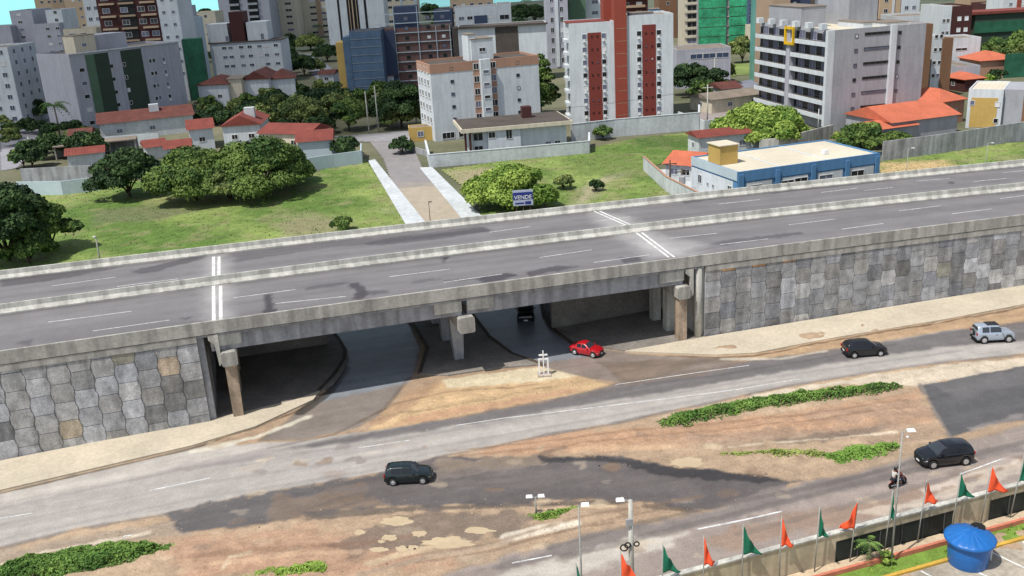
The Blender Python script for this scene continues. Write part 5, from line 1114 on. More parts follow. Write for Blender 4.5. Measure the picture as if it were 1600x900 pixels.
for i, a_ in enumerate((('green tree at the foot of the pale grey balcony block', 1345, 232, 66, 182, 'mid'), ('low bushy tree beside the orange tiled side wing', 1400, 226, 50, 204, 'mid'), ('small tree left of the pale grey balcony block', 1208, 172, 34, 136, 'dark'), ('white flowering shrub under the bright round tree', 1238, 222, 44, 200, 'olive'),
    ('round dark tree at the corner beside the side street', 540, 244, 48, 208, 'dark'), ('scruffy shrub at the side street entrance near the ochre gatehouse', 628, 240, 40, 212, 'dark'),
    ('tall dark tree between the white banded block and the red striped tower', 846, 180, 44, 66, 'mid'), ('dark tree just behind the roof of the brown roofed house', 830, 178, 40, 90, 'dark'), ('wide dark tree beyond the right side of the red striped tower', 1082, 150, 70, 92, 'dark'), ('dark round tree next to the low lilac grey building', 1118, 150, 50, 98, 'dark'), ('brownish tree in front of the green netted tower', 1160, 98, 44, 50, 'olive'),
    ('large dark tree left of the white banded apartment block', 628, 200, 76, 116, 'dark'), ('dark tree just left of the scaffold posts', 596, 196, 50, 146, 'dark'), ('round green tree left of the two tall street poles', 546, 204, 62, 150, 'mid'), ('dark tree in the middle of the town tree cluster', 512, 180, 74, 134, 'dark'), ('olive lit tree in front of the white town houses', 470, 196, 76, 146, 'olive'), ('tree below the rightmost white town house', 434, 176, 52, 136, 'dark'), ('small dark tree near the house with grey tank box', 500, 210, 50, 178, 'dark'),
    ('dark tree in front of the leftmost white town house', 338, 194, 62, 164, 'dark'), ('dark tree below the middle white town house', 392, 190, 58, 158, 'dark'), ('small tree right of the narrow cream annex', 428, 148, 40, 120, 'dark'), ('dark round tree in front of the white low block', 362, 124, 40, 96, 'dark'), ('second dark tree under the white low block', 416, 122, 50, 98, 'dark'), ('street tree beside the long asphalt street on the left side', 476, 118, 42, 84, 'dark'), ('dark green street tree right of the long asphalt street', 512, 96, 44, 66, 'dark'), ('olive street tree at the far end of the long street', 486, 78, 44, 50, 'olive'), ('dark tree behind the street tree pair near the striped white tower', 450, 98, 30, 62, 'dark'),
    ('round dark tree behind the lilac building near the left street', 76, 122, 42, 90, 'olive'), ('tree beside the left street near the low walls', 34, 172, 36, 138, 'dark'), ('dark tree next to the left street beside the palm', 60, 190, 40, 150, 'dark'), ('small street tree by the left picture edge', 10, 176, 40, 150, 'dark'),
    ('dark tree in the garden of the grey carport', 52, 262, 56, 212, 'dark'), ('leafy tree behind the grey carport below the palm', 88, 246, 60, 204, 'dark'), ('dark low tree right of the grey carport', 136, 250, 70, 204, 'dark'), ('garden tree left of the grey garden wall', 38, 262, 40, 226, 'mid'),
    ('tree at the right edge below the dark green netting', 1560, 100, 60, 52, 'mid'), ('green tree beside the dark green netting at the right edge', 1590, 98, 60, 44, 'mid'), ('tree below the tan tower at the top right', 1508, 66, 40, 30, 'mid'), ('small olive tree between the orange shelter and the yellow building', 1556, 130, 30, 102, 'dark'), ('lime green shrub beside the low orange roof', 1542, 132, 24, 116, 'bright'),
    ('tree with pointed crown beyond the low dark roofed building', 812, 34, 40, 2, 'dark'), ('dark tree beyond the low dark roofed building on the right', 836, 36, 40, 4, 'dark'), ('seaside tree near the dark blue cube building', 672, 30, 36, 4, 'dark'), ('seaside tree beside the cream house block on the left', 322, 34, 26, 10, 'dark'), ('green shrub left of the brown slab sided block', 1450, 172, 40, 150, 'bright'), ('tree behind the low long brown roofed house', 1206, 168, 26, 140, 'dark'), ('green tree behind the roof of the white banded block', 792, 120, 56, 58, 'mid'), ('tree beside the side of the dark building behind the white banded block', 768, 120, 30, 66, 'mid'))):
    tree(*a_, group=TT, dens=1.0, low=.12)
def wood(px, n, label, hgt=(4, 8), kinds=('dark', 'mid', 'olive'), name='tree_mass', rr=(2.2, 4.0), leaf=.42):
    poly = gp(px); xs_ = [p[0] for p in poly]; ys_ = [p[1] for p in poly]; rg = random.Random(len(label)); Vs = []; Cs = []; c = 0; tries = 0
    while c < n and tries < n*60:
        tries += 1
        x, y = rg.uniform(min(xs_), max(xs_)), rg.uniform(min(ys_), max(ys_))
        if sdist(np.array([x]), np.array([y]), poly)[0] > 0: continue
        R_, Ht = rg.uniform(*rr), rg.uniform(*hgt); o = crown_mesh('tmp', R_, Ht, Ht*.12, rg.choice(kinds), rg, .75, leaf); me = o.data; k = len(me.vertices)
        co = np.empty(k*3, np.float32); me.vertices.foreach_get('co', co); cl = np.empty(k*4, np.float32); me.color_attributes['Col'].data.foreach_get('color', cl); Vs.append(co.reshape(-1, 3)+np.array([x, y, 0])); Cs.append(cl.reshape(-1, 4)[:, :3]); bpy.data.objects.remove(o); bpy.data.meshes.remove(me); c += 1
    V = np.concatenate(Vs); return tag(npmesh(name, V, np.arange(len(V)).reshape(-1, 4), 'leaf', cols=np.concatenate(Cs)), label=label, cat='trees', kind='stuff')
wood([(430,212),(300,200),(310,180),(400,176),(460,150),(560,160),(650,150),(652,200),(600,208),(560,206),(500,214)], 34, 'dense mass of dark trees filling the gardens between the town houses and the side street')
wood([(0,200),(40,180),(70,196),(160,212),(150,240),(60,262),(30,268),(28,240)], 14, 'tangled garden greenery around the grey carport at the left', hgt=(2.5, 5), rr=(1.5, 3))
wood([(1056,100),(1130,96),(1140,140),(1100,160),(1058,170)], 10, 'dark thicket beyond the red striped tower', hgt=(5, 8))
wood([(1480,74),(1600,70),(1640,110),(1500,112)], 16, 'green thicket in front of the net fence at the right', hgt=(4, 7), kinds=('mid', 'bright', 'olive'))
wood([(640,40),(700,34),(860,20),(870,60),(660,70)], 14, 'distant greenery between the low white buildings at the top centre', hgt=(5, 10), leaf=.8, rr=(4, 7))
wood([(440,60),(500,56),(500,110),(560,130),(540,140),(500,124),(440,112)], 10, 'street greenery along the long asphalt street', hgt=(4, 7), leaf=.5)
wood([(296,60),(330,50),(330,110),(300,130)], 6, 'greenery beside the green construction net', hgt=(4, 7), leaf=.5)
wood([(0,130),(90,110),(120,118),(60,170),(0,196)], 12, 'greenery scattered along the far left street', hgt=(3, 6), leaf=.5)
wood([(840,170),(866,168),(866,196),(840,196)], 4, 'dark greenery in the gap between the banded block and the striped tower', hgt=(8, 12))
wood([(1300,222),(1380,214),(1430,228),(1380,244),(1310,240)], 9, 'bushes along the foot of the pale grey balcony block', hgt=(1.5, 4), rr=(1.2, 2.2), kinds=('mid', 'bright'), leaf=.28)
def palm(label, px, py, ytop, spread, n=14, name='palm_tree', trunk=.16, at=None, group=None):
    g = G(px, py); Ht = HT(g, ytop); r_ = empty(name, g, label=label, cat='palm tree', group=group)
    MB().tube([(0, 0, 0), (.1, 0, Ht*.5), (.0, .05, Ht*.86)], [trunk*1.3, trunk, trunk*.8], 8).build('trunk', 'palm_bark', r_, smooth=True)
    rg = random.Random(int(px)); vs = []; fs = []; cl = []
    for k in range(n):
        a_ = 6.283*k/n*1.618*2; up = rg.uniform(-.1, .9); L_ = spread*rg.uniform(.85, 1.1); d = np.array([math.cos(a_), math.sin(a_)]); nn = np.array([-d[1], d[0]])
        prev = None; colr = np.array(A(*((70, 96, 48) if rg.random() < .5 else (104, 130, 66)), k=1))
        for j in range(9):
            t = j/8; r0 = L_*t*.92; zz = Ht*.86+L_*(up*t*1.0-1.05*t*t); cc = np.array([*(d*r0), zz]); wv = spread*.22*math.sin(math.pi*min(1, t*.9+.12))
            for sg in (1, -1):
                for q in range(2):
                    b0 = cc+np.array([*(d*L_*.05*q), -.02*q]); tip = b0+np.array([*(nn*sg*wv+d*wv*.5), -wv*.55]); w2 = L_*.028
                    i0 = len(vs); vs += [tuple(b0-np.array([*(d*w2), 0])), tuple(b0+np.array([*(d*w2), 0])), tuple(tip)]; fs.append((i0, i0+1, i0+2)); cl += [colr]*3
    npmesh('crown', np.array(vs), np.array(fs), 'leaf', cols=np.array(cl), parent=r_); return r_
palm('tall coconut palm beside the left street below the green striped block', 94, 214, 156, 4.2, 22, trunk=.2)
palm('small palm against the cream house block under the sea strip', 306, 66, 46, 3.4, 14); palm('slender palm standing by the far street junction', 498, 58, 36, 3.4, 14); palm('far palm near the seaside left of the beige tower', 664, 24, 2, 4, 12)
palm('leaning seaside palm right of the beige apartment tower', 824, 30, -4, 4.5, 14)
# ================================================================ vehicles
CARS = {}
def car(name, label, cat, rear, front, kind, paint_, group='cars on the roads around the overpass', L_=None, spare=False):
    a_, b_ = G(*rear), G(*front); ang = math.atan2(b_[1]-a_[1], b_[0]-a_[0]); c = (a_+b_)/2; Lr = float(np.linalg.norm((b_-a_)[:2])); L_ = L_ or Lr
    root = empty(name, (c[0], c[1], .02), ang, label=label, cat=cat, group=group)
    K = dict(hatch=dict(st=[(-.5,.55,.82,.35),(-.485,.92,1.06,.30),(-.44,.95,1.34,.26),(-.36,.97,1.46,.22),(-.10,1.0,1.49,.2),(.06,1.0,1.44,.2),(.16,1.0,1.22,.2),(.235,.98,1.0,.2),(.30,.96,.95,.2),(.42,.92,.86,.22),(.475,.86,.74,.28),(.5,.7,.6,.34)], belt=.92, W=.83, wind=(.07,.225), side=(-.37,.15), back=(-.478,-.40), wr=.30, wx=(-.32,.31)),
        sedan=dict(st=[(-.5,.6,.84,.36),(-.48,.9,1.0,.3),(-.42,.95,1.03,.25),(-.34,.96,1.1,.22),(-.26,.98,1.36,.2),(-.14,1.0,1.44,.2),(.0,1.0,1.43,.2),(.09,1.0,1.26,.2),(.2,.98,.98,.2),(.30,.96,.93,.2),(.42,.92,.84,.22),(.475,.86,.72,.28),(.5,.7,.58,.34)], belt=.9, W=.84, wind=(.03,.19), side=(-.27,.13), back=(-.36,-.25), wr=.31, wx=(-.31,.32)),
        suv=dict(st=[(-.5,.8,.9,.45),(-.49,.95,1.3,.4),(-.47,.97,1.66,.36),(-.42,.98,1.75,.3),(-.15,1.0,1.78,.3),(.05,1.0,1.75,.3),(.11,1.0,1.62,.3),(.2,.99,1.16,.3),(.24,.97,1.1,.3),(.42,.95,1.02,.32),(.48,.92,.9,.36),(.5,.8,.7,.42)], belt=1.06, W=.86, wind=(.07,.19), side=(-.40,.14), back=(-.488,-.472), wr=.36, wx=(-.31,.32)),
        mpv=dict(st=[(-.5,.7,.9,.38),(-.488,.95,1.15,.32),(-.45,.97,1.44,.27),(-.38,.98,1.55,.22),(-.15,1.0,1.62,.2),(.02,1.0,1.58,.2),(.14,1.0,1.38,.2),(.26,.98,1.06,.2),(.32,.97,1.0,.2),(.43,.93,.9,.22),(.48,.86,.76,.28),(.5,.72,.62,.34)], belt=.98, W=.9, wind=(.06,.25), side=(-.40,.2), back=(-.48,-.42), wr=.33, wx=(-.32,.32)))[kind]
    if kind == 'suv': pass
    st = K['st']; sc = L_/4.0; W = K['W']; belt = K['belt']
    xs_ = np.linspace(-.5, .5, 61)
    def at(x): return [np.interp(x, [s[0] for s in st], [s[i] for s in st]) for i in (1, 2, 3)]
    def sec(x, grow=0.0):
        wf, zt_, zb = at(x); w_ = W*wf; bl = min(belt, zt_-.04); cab = max(0, zt_-belt)
        tw = w_*(1-.30*min(1, cab/.5)); pts = [(w_*.90, zb), (w_*.985, zb+.12), (w_, (zb+bl)/2), (w_*.985, bl-.05), (w_*.95, bl), (lerp(w_*.95, tw, .5), (bl+zt_-.06)/2), (tw, zt_-.07), (tw-.08, zt_-.015), (tw*.5, zt_+.015), (0, zt_+.02)]
        return [(y+grow*(1 if y > 0 else 0), z+grow) for y, z in pts]
    def wheel_cut(x, z):
        for wx in K['wx']:
            dx = (x-wx)*4.0; rr = K['wr']+.07
            if abs(dx) < rr: z = max(z, K['wr']+math.sqrt(rr*rr-dx*dx))
        return z
    vs = []
    n = 19
    for x in xs_:
        S = sec(x); S = [(y, wheel_cut(x, z) if i < 2 else max(z, wheel_cut(x, z)-.0) if i == 2 else z) for i, (y, z) in enumerate(S)]
        full = S+[(-y, z) for y, z in S[-2::-1]]
        vs += [(x*4.0, y, z) for y, z in full]
    mb = MB(); fs = [(i*n+j, (i+1)*n+j, (i+1)*n+j+1, i*n+j+1) for i in range(60) for j in range(n-1)]
    fs += [tuple(range(n)), tuple(60*n+j for j in reversed(range(n)))]; mb.add(vs, fs)
    def fin(o): o.scale = (sc, sc**.5, sc**.6); return o
    body = mb.build('body', paint_, root, smooth=True); fin(body)
    MB().box(-1.9, 1.86, -W*.86, W*.86, K['st'][4][3]+.02, .5).build('underbody', 'black', body)
    def patch(nm, x0, x1, v0, v1, m, side=0, out=.012, nx=10):  # v index range in section points (float)
        vv = []; vsn = 5
        def q(x, v):
            S = sec(x, out); full = S+[(-y, z) for y, z in S[-2::-1]]; i = int(min(v, n-1.001)); t = v-i
            return (x*4.0, full[i][0]*(1-t)+full[i+1][0]*t, full[i][1]*(1-t)+full[i+1][1]*t)
        for i in range(nx+1):
            for j in range(vsn+1): vv.append(q(x0+(x1-x0)*i/nx, v0+(v1-v0)*j/vsn))
        f = [(i*(vsn+1)+j, (i+1)*(vsn+1)+j, (i+1)*(vsn+1)+j+1, i*(vsn+1)+j+1) for i in range(nx) for j in range(vsn)]
        return MB().add(vv, f).build(nm, m, body, smooth=True)
    patch('windscreen', K['wind'][0], K['wind'][1], 6.6, 11.4, 'glass'); patch('rear_window', K['back'][0], K['back'][1], 6.4, 11.6, 'glass_dark')
    s0, s1 = K['side']
    cuts = [s0+.03, (s0+s1)/2-.02, s1-.06] if kind != 'suv' else [s0+.03, s0+.22, s1-.02]
    for sgn in (0, 1):
        for x0, x1 in ((cuts[0], cuts[1]-.012), (cuts[1]+.012, cuts[2])):
            v0, v1 = (4.25, 5.85) if not sgn else (18-4.25, 18-5.85)
            patch('side_window', x0, x1, v0, v1, 'glass_dark' if 'silver' not in paint_ else 'glass')
    for wx in K['wx']:
        for sg in (-1, 1):
            wh = MB().lathe([(K['wr']*.55, -.1), (K['wr']*.92, -.11), (K['wr'], -.07), (K['wr'], .07), (K['wr']*.92, .11), (K['wr']*.55, .1)], 24, axis='y').build('wheel', 'rubber', root, smooth=False)
            wh.location = (wx*4.0*sc, sg*(W-.09)*sc**.5, K['wr']*.96)
            ri = MB(); ri.lathe([(K['wr']*.62, .095*sg), (K['wr']*.60, .115*sg), (.07, .10*sg), (.05, .12*sg)], 20, axis='y')
            ri.build('rim', 'rim', wh)
    for sg in (-1, 1):
        z = np.interp(.465, [s[0] for s in st], [s[2] for s in st])-.12
        MB().add([(1.93, sg*W*.84, z-.08), (1.985, sg*W*.50, z-.08), (1.93, sg*W*.50, z+.08), (1.80, sg*W*.865, z+.09), (1.75, sg*W*.93, z-.02)], [(0, 1, 2, 3, 4)] if sg < 0 else [(4, 3, 2, 1, 0)]).build('headlight', 'lamp_glass', body)
        MB().box(-2.02, -1.93, sg*W*.82-.09, sg*W*.82+.09, belt-.18, belt+.05).build('tail_light', 'tail_red', body)
        MB().box(.46, .6, sg*(W+.09)-.09, sg*(W+.09)+.09, belt+.02, belt+.16).build('door_mirror', paint_, body)
    MB().box(1.9, 2.03, -W*.6, W*.6, .28, .5).build('bumper', 'black' if kind != 'suv' else paint_, body); MB().box(-2.04, -1.92, -W*.8, W*.8, .32, .52).build('bumper', 'black', body)
    MB().box(1.88, 2.01, -.35, .35, .56, .66).build('grille', 'black', body); MB().box(2.031, 2.045, -.2, .2, .34, .46).build('number_plate', 'plastic_white', body); MB().box(-2.055, -2.041, -.2, .2, .54, .66).build('number_plate', 'plastic_white', body)
    for sg in (-1, 1): MB().box(-.1, .04, sg*(W+.012)-.012, sg*(W+.012)+.012, belt-.16, belt-.12).build('door_handle', 'black', body)
    if spare: MB().lathe([(.3, -2.2), (.34, -2.18), (.34, -2.06), (.3, -2.04)], 20, axis='y').build('spare_wheel', 'rubber', body).rotation_euler[2] = -math.pi/2; 
    if spare:
        o = [c_ for c_ in body.children if c_.name.startswith('spare_wheel')][0]; o.location = (0, 0, 1.0); MB().lathe([(.2, -2.22), (.18, -2.2)], 20, axis='y').build('tyre_cover', 'rim', body).location = (0, 0, 1.0); [c_ for c_ in body.children if c_.name.startswith('tyre_cover')][0].rotation_euler[2] = -math.pi/2
        MB().box(-.9, .3, -.45, .45, 1.78, 1.83).build('sunroof', 'glass_dark', body)
    return root
car('parked_car', 'black older hatchback on the worn dark asphalt strip in the foreground', 'car', (603, 752), (676, 748), 'hatch', 'paint_darkgreen')
car('car', 'black compact crossover driving right on the service road', 'car', (1318, 556), (1382, 551), 'hatch', 'paint_black')
car('car', 'silver three door off road car with a spare wheel near the right edge', 'off-road car', (1520, 533), (1580, 530), 'suv', 'paint_silver', spare=True)
car('car', 'black family car driving left behind the motorcycle', 'car', (1512, 717), (1434, 726), 'mpv', 'paint_black')
car('car', 'bright red saloon car leaving the shade under the overpass', 'car', (895, 549), (940, 557), 'sedan', 'paint_red')
car('car', 'black car coming through the shade under the overpass', 'car', (821, 484), (822, 507), 'suv', 'paint_black', L_=4.3)
# far parked cars
FC = 'cars parked in the town streets'
for i, (x, y, dx, dy, k, p_, lb) in enumerate(((468, 88, 7, 3, 'hatch', 'paint_silver', 'tiny silver car parked at the far left kerb of the long street'), (476, 96, 7, 3, 'sedan', 'paint_black', 'tiny black car parked along the long street'), (532, 118, -7, -4, 'hatch', 'paint_silver', 'tiny pale car on the right side of the long street'),
    (548, 134, -7, -5, 'sedan', 'paint_black', 'small dark car parked at the near right end of the long street'), (552, 142, -8, -5, 'hatch', 'paint_silver', 'small silver car nearest the corner of the long street'), (1142, 137, 10, -2, 'hatch', 'paint_silver', 'small pale car parked beyond the low brown roofed house'), (50, 176, 8, -5, 'sedan', 'paint_silver', 'small silver car on the street at the far left'))):
    car('parked_car', lb, 'car', (x, y), (x+dx, y+dy), k, p_, group=FC, L_=4.1)
# ================================================================ motorcycle with two riders
mc = empty('motorcycle', (*G(1402, 760)[:2], .02), math.atan2(*( (G(1416, 752)-G(1388, 762))[[1, 0]])), label='dark red motorcycle carrying two riders on the lower road', cat='motorcycle')
for x in (-.68, .68):
    wv = MB().lathe([(.22, -.05), (.29, -.06), (.31, 0), (.29, .06), (.22, .05)], 20, axis='y').build('wheel', 'rubber', mc); wv.location = (x, 0, .31); MB().lathe([(.21, -.03), (.21, .03)], 16, axis='y').build('rim', 'rim', wv)
MB().tube([(-.68, 0, .31), (-.2, 0, .45), (.3, 0, .72), (.45, 0, .95)], .05).box(-.25, .2, -.14, .14, .28, .55).build('frame', 'black', mc)
MB().tube([(-.12, 0, .80), (.05, 0, .88), (.3, 0, .86), (.42, 0, .78)], [.1, .17, .17, .08], 10).build('fuel_tank', 'moto_red', mc, smooth=True)
MB().tube([(-.85, 0, .86), (-.5, 0, .82), (-.1, 0, .78)], [.08, .14, .12], 8).build('seat', 'black', mc, smooth=True)
MB().tube([(.68, .07, .31), (.45, .07, .98)], .03).tube([(.68, -.07, .31), (.45, -.07, .98)], .03).build('fork', 'metal', mc); MB().tube([(.3, -.36, 1.05), (.42, 0, 1.0), (.3, .36, 1.05)], .022).build('handlebar', 'black', mc)
MB().lathe([(.02, -.06), (.09, -.04), (.1, .02), (.04, .05)], 12).build('headlight', 'lamp_glass', mc).location = (.55, 0, .92)
MB().tube([(.45, 0, .64), (.68, 0, .66), (.95, 0, .52)], [.05, .07, .03]).build('mudguard', 'moto_red', mc); MB().tube([(-.5, 0, .62), (-.8, 0, .62), (-1.0, 0, .5)], [.05, .08, .03]).build('mudguard', 'moto_red', mc); MB().tube([(-.1, -.16, .3), (-.85, -.18, .36)], [.03, .05]).build('exhaust', 'metal', mc)
def skinbody(name, joints, edges, parent, m, root=0):
    me = bpy.data.meshes.new(name); me.from_pydata([j[:3] for j in joints], edges, []); me.materials.append(MATS[m]); o = bpy.data.objects.new(name, me); COL.objects.link(o)
    if parent: o.parent = parent
    sk = o.modifiers.new('skin', 'SKIN'); 
    for i, j in enumerate(joints): me.skin_vertices[0].data[i].radius = (j[3], j[3]*(j[4] if len(j) > 4 else 1))
    me.skin_vertices[0].data[root].use_root = True; ss = o.modifiers.new('sub', 'SUBSURF'); ss.levels = 1; ss.render_levels = 1
    return o
def rider(label, x, shirt, reach, group):
    p = mc.matrix_world if False else None
    ca, sa = math.cos(mc.rotation_euler[2]), math.sin(mc.rotation_euler[2]); loc = (mc.location.x+x*ca*.84, mc.location.y+x*sa*.84, .02)
    r_ = empty('person', loc, mc.rotation_euler[2], label=label, cat='person', group=group); r_.scale = mc.scale = (.84, .84, .84)
    J = [(0, 0, .92, .15), (.03, 0, 1.15, .15), (.06, 0, 1.36, .17), (.08, 0, 1.5, .07), (.10, 0, 1.62, .09), (.11, 0, 1.72, .085)]
    E_ = [(0, 1), (1, 2), (2, 3), (3, 4), (4, 5)]
    for sg in (-1, 1):
        b_ = len(J); J += [(.06, sg*.19, 1.42, .065), (.12+reach*.3, sg*.25, 1.22, .05), (reach, sg*.3 if reach > .3 else sg*.16, 1.08, .035), (reach+.07, sg*.3 if reach > .3 else sg*.14, 1.07, .03)]
        E_ += [(2, b_), (b_, b_+1), (b_+1, b_+2), (b_+2, b_+3)]
        b_ = len(J); J += [(.03, sg*.12, .88, .1), (.38, sg*.19, .80, .075), (.22, sg*.19, .42, .055), (.36, sg*.2, .34, .04)]
        E_ += [(0, b_), (b_, b_+1), (b_+1, b_+2), (b_+2, b_+3)]
    skinbody('body', J, E_, r_, 'skin')
    T = [(0, 0, .93, .165), (.03, 0, 1.15, .165), (.06, 0, 1.36, .185), (.07, 0, 1.46, .1)]; E2 = [(0, 1), (1, 2), (2, 3)]
    for sg in (-1, 1): b_ = len(T); T += [(.06, sg*.2, 1.42, .08), (.10+reach*.2, sg*.24, 1.28, .07)]; E2 += [(2, b_), (b_, b_+1)]
    skinbody('shirt', T, E2, r_, shirt)
    T = [(0, 0, .92, .16)]; E2 = []
    for sg in (-1, 1): b_ = len(T); T += [(.04, sg*.12, .88, .115), (.38, sg*.19, .80, .09), (.24, sg*.19, .48, .07)]; E2 += [(0, b_), (b_, b_+1), (b_+1, b_+2)]
    skinbody('trousers', T, E2, r_, 'jeans')
    MB().lathe([(.02, -.13), (.115, -.1), (.145, 0), (.12, .1), (.03, .145)], 14).build('helmet', 'black', r_, smooth=True).location = (.11, 0, 1.73)
rider('front rider in a dark red shirt and black helmet steering the motorcycle', -.1, 'shirt_red', .42, 'riders on the motorcycle'); rider('passenger in a pale shirt and dark helmet at the back of the motorcycle', -.5, 'shirt_white', .26, 'riders on the motorcycle')
# ================================================================ foreground compound: wall, tank, flags, lamps
pA, pB = G(1000, 1010), G(1680, 780)
_b0 = G(1305, 886); hW = HT(_b0, 835); _t0, _t1 = G(1070, 897, hW), G(1600, 757, hW); base0, base1 = _t0.copy(), _t1.copy(); base0[2] = base1[2] = 0
dW = (base1-base0)[:2]; dW /= np.linalg.norm(dW); nW = np.array([-dW[1], dW[0]])
Wbase = lambda px: None
print('perimeter wall height', hW)
s0_, s1_ = -14.0, 46.0
pw_ = empty('perimeter_wall', (base0[0], base0[1], 0), math.atan2(dW[1], dW[0]), label='beige perimeter wall with dark slatted fence panels around the car park', cat='wall')
def sW(px, py):                     # along-wall coordinate of a ground pixel
    g = G(px, py)[:2]; return float((g-base0[:2])@dW)
P1, P2 = (sW(1300, 882), sW(1484, 833)), (sW(1540, 818), sW(1540, 818)+9.5)
mb = MB(); cuts = [s0_, P1[0], P1[1], P2[0], P2[1], s1_]
zl_, zh_ = .20, HT(_b0, 847)
for i in range(5):
    if i % 2 == 0: mb.box(cuts[i], cuts[i+1], .0, .22, 0, hW)
    else: mb.box(cuts[i], cuts[i+1], .0, .22, 0, zl_); mb.box(cuts[i], cuts[i+1], .0, .22, zh_, hW)
mb.build('wall', 'wall_beige', pw_); MB().box(s0_, s1_, -.06, .30, hW+.002, hW+.1).build('wall_coping', 'concrete_light', pw_)
for a_, b_ in (P1, P2):
    MB().box(a_, b_, .06, .12, zl_, zh_).build('fence_panel', 'fence_panel', pw_)
    fr = MB()
    for k in range(int((b_-a_)/1.6)+1): fr.box(a_+.02+k*1.6, a_+.08+k*1.6, .01, .055, zl_, zh_)
    fr.build('panel_post', 'frame_dark', pw_)
def cy_box(name, o0, o1, s0, s1, z0, z1, m, **k):
    c = base0[:2]; pts = [c+dW*s+nW*o for s, o in ((s0, o0), (s1, o0), (s1, o1), (s0, o1))]
    return tag(MB().prism([tuple(p) for p in pts], z0, z1).build(name, m), **k)
cy_box('kerb', -.95, -.75, -25, 40, -.1, .45, 'salmon_kerb', kind='structure')
cy_box('planting_strip', -.74, -.005, -25, 40, -.1, .30, 'ground_soil' if 'ground_soil' in MATS else 'sand', kind='structure')
cy_box('grass_verge', -2.1, -.96, -25, 40, -.1, .16, 'ground_green' if 'ground_green' in MATS else mat('ground_green', A(120, 150, 62), n1=(.8, .3), n2=(6, .3)).name, kind='structure')
cy_box('kerb', -2.35, -2.11, -25, 40, -.1, .26, 'yellow_kerb', kind='structure')
mat('carpark', A(176, 166, 150), n1=(.35, .25), n2=(3, .25), bump=(6, .01))
cy_box('car_park', -40, -2.36, -25, 45, -.1, .12, 'carpark', kind='structure')
# bay lines
for k in range(-4, 9):
    s = sW(1420, 880)+k*2.55; c = base0[:2]+dW*s-nW*2.45; e_ = c-nW*5.0+dW*1.4; vs, fs = strip([c, e_], .12, .128); tag(MB().add(vs, fs).build('bay_line', 'joint_paint'), kind='structure')
gv = [base0[:2]+dW*s+nW*o for s, o in ((-6, -1.9), (30, -1.9), (30, -1.05), (-6, -1.05))]
tufts([([tuple(p) for p in gv], 500)], 0, 'grass', 'thin grass strip between the salmon and yellow kerbs', size=(.08, .22), z=.16, cols=((110,140,50),(160,180,80)))
# water tank
tk = G(1515, 886); Wt = 29*2*mpp(1515, 886); r0 = Wt/2
tank = empty('water_tank', (tk[0], tk[1]+r0*.3, .12), .3, label='large round blue plastic water tank with a ribbed conical lid in the car park', cat='water tank')
Htk = HT((tk[0], tk[1]+r0*.3, 0), 839)-.12; print('tank', r0, Htk)
R1_ = r0*1.0; R2_ = r0*1.13
MB().lathe([(R1_*.98, 0), (R1_, .05), (R1_+(R2_-R1_)*.45, Htk*.45), (R1_+(R2_-R1_)*.47, Htk*.47), (R1_+(R2_-R1_)*.44, Htk*.5), (R2_, Htk*.98), (R2_, Htk)], 48).build('tank_body', 'tank_blue', tank, smooth=True)
ld_ = MB(); nn = 72; prof = [(R2_*1.14, -.12), (R2_*1.16, .0), (R2_*1.08, .07), (R2_*.78, .2), (R2_*.45, .36), (R2_*.17, .48), (.01, .5)]; vs = []
for i, (r_, z) in enumerate(prof):
    for k in range(nn): t = 6.2832*k/nn; q = .05*max(0, math.cos(t*18))**2*(1 if 1 < i < 6 else 0); vs.append((r_*math.cos(t), r_*math.sin(t), Htk+z+q))
ld_.add(vs, [(i*nn+k, i*nn+(k+1) % nn, (i+1)*nn+(k+1) % nn, (i+1)*nn+k) for i in range(len(prof)-1) for k in range(nn)])
lid = ld_.build('lid', 'tank_blue', tank, smooth=True); MB().lathe([(.33, 0), (.33, .09), (.3, .11), (.01, .11)], 20).build('hatch_cap', 'black', lid).location = (R2_*.72, R2_*.30, Htk+.20)
bpy.data.objects['hatch_cap'].scale = (1.25, 1.25, 1)
MB().tube([(R1_*1.0, -R1_*.35, 1.1), (R1_*1.18, -R1_*.4, 1.1), (R1_*1.18, -R1_*.4, .05)], .05).build('outlet_pipe', 'plastic_white', tank); MB().box(R1_*1.0, R1_*1.16, -R1_*.52, -R1_*.38, 1.25, 1.5).build('valve', 'plastic_white', tank)
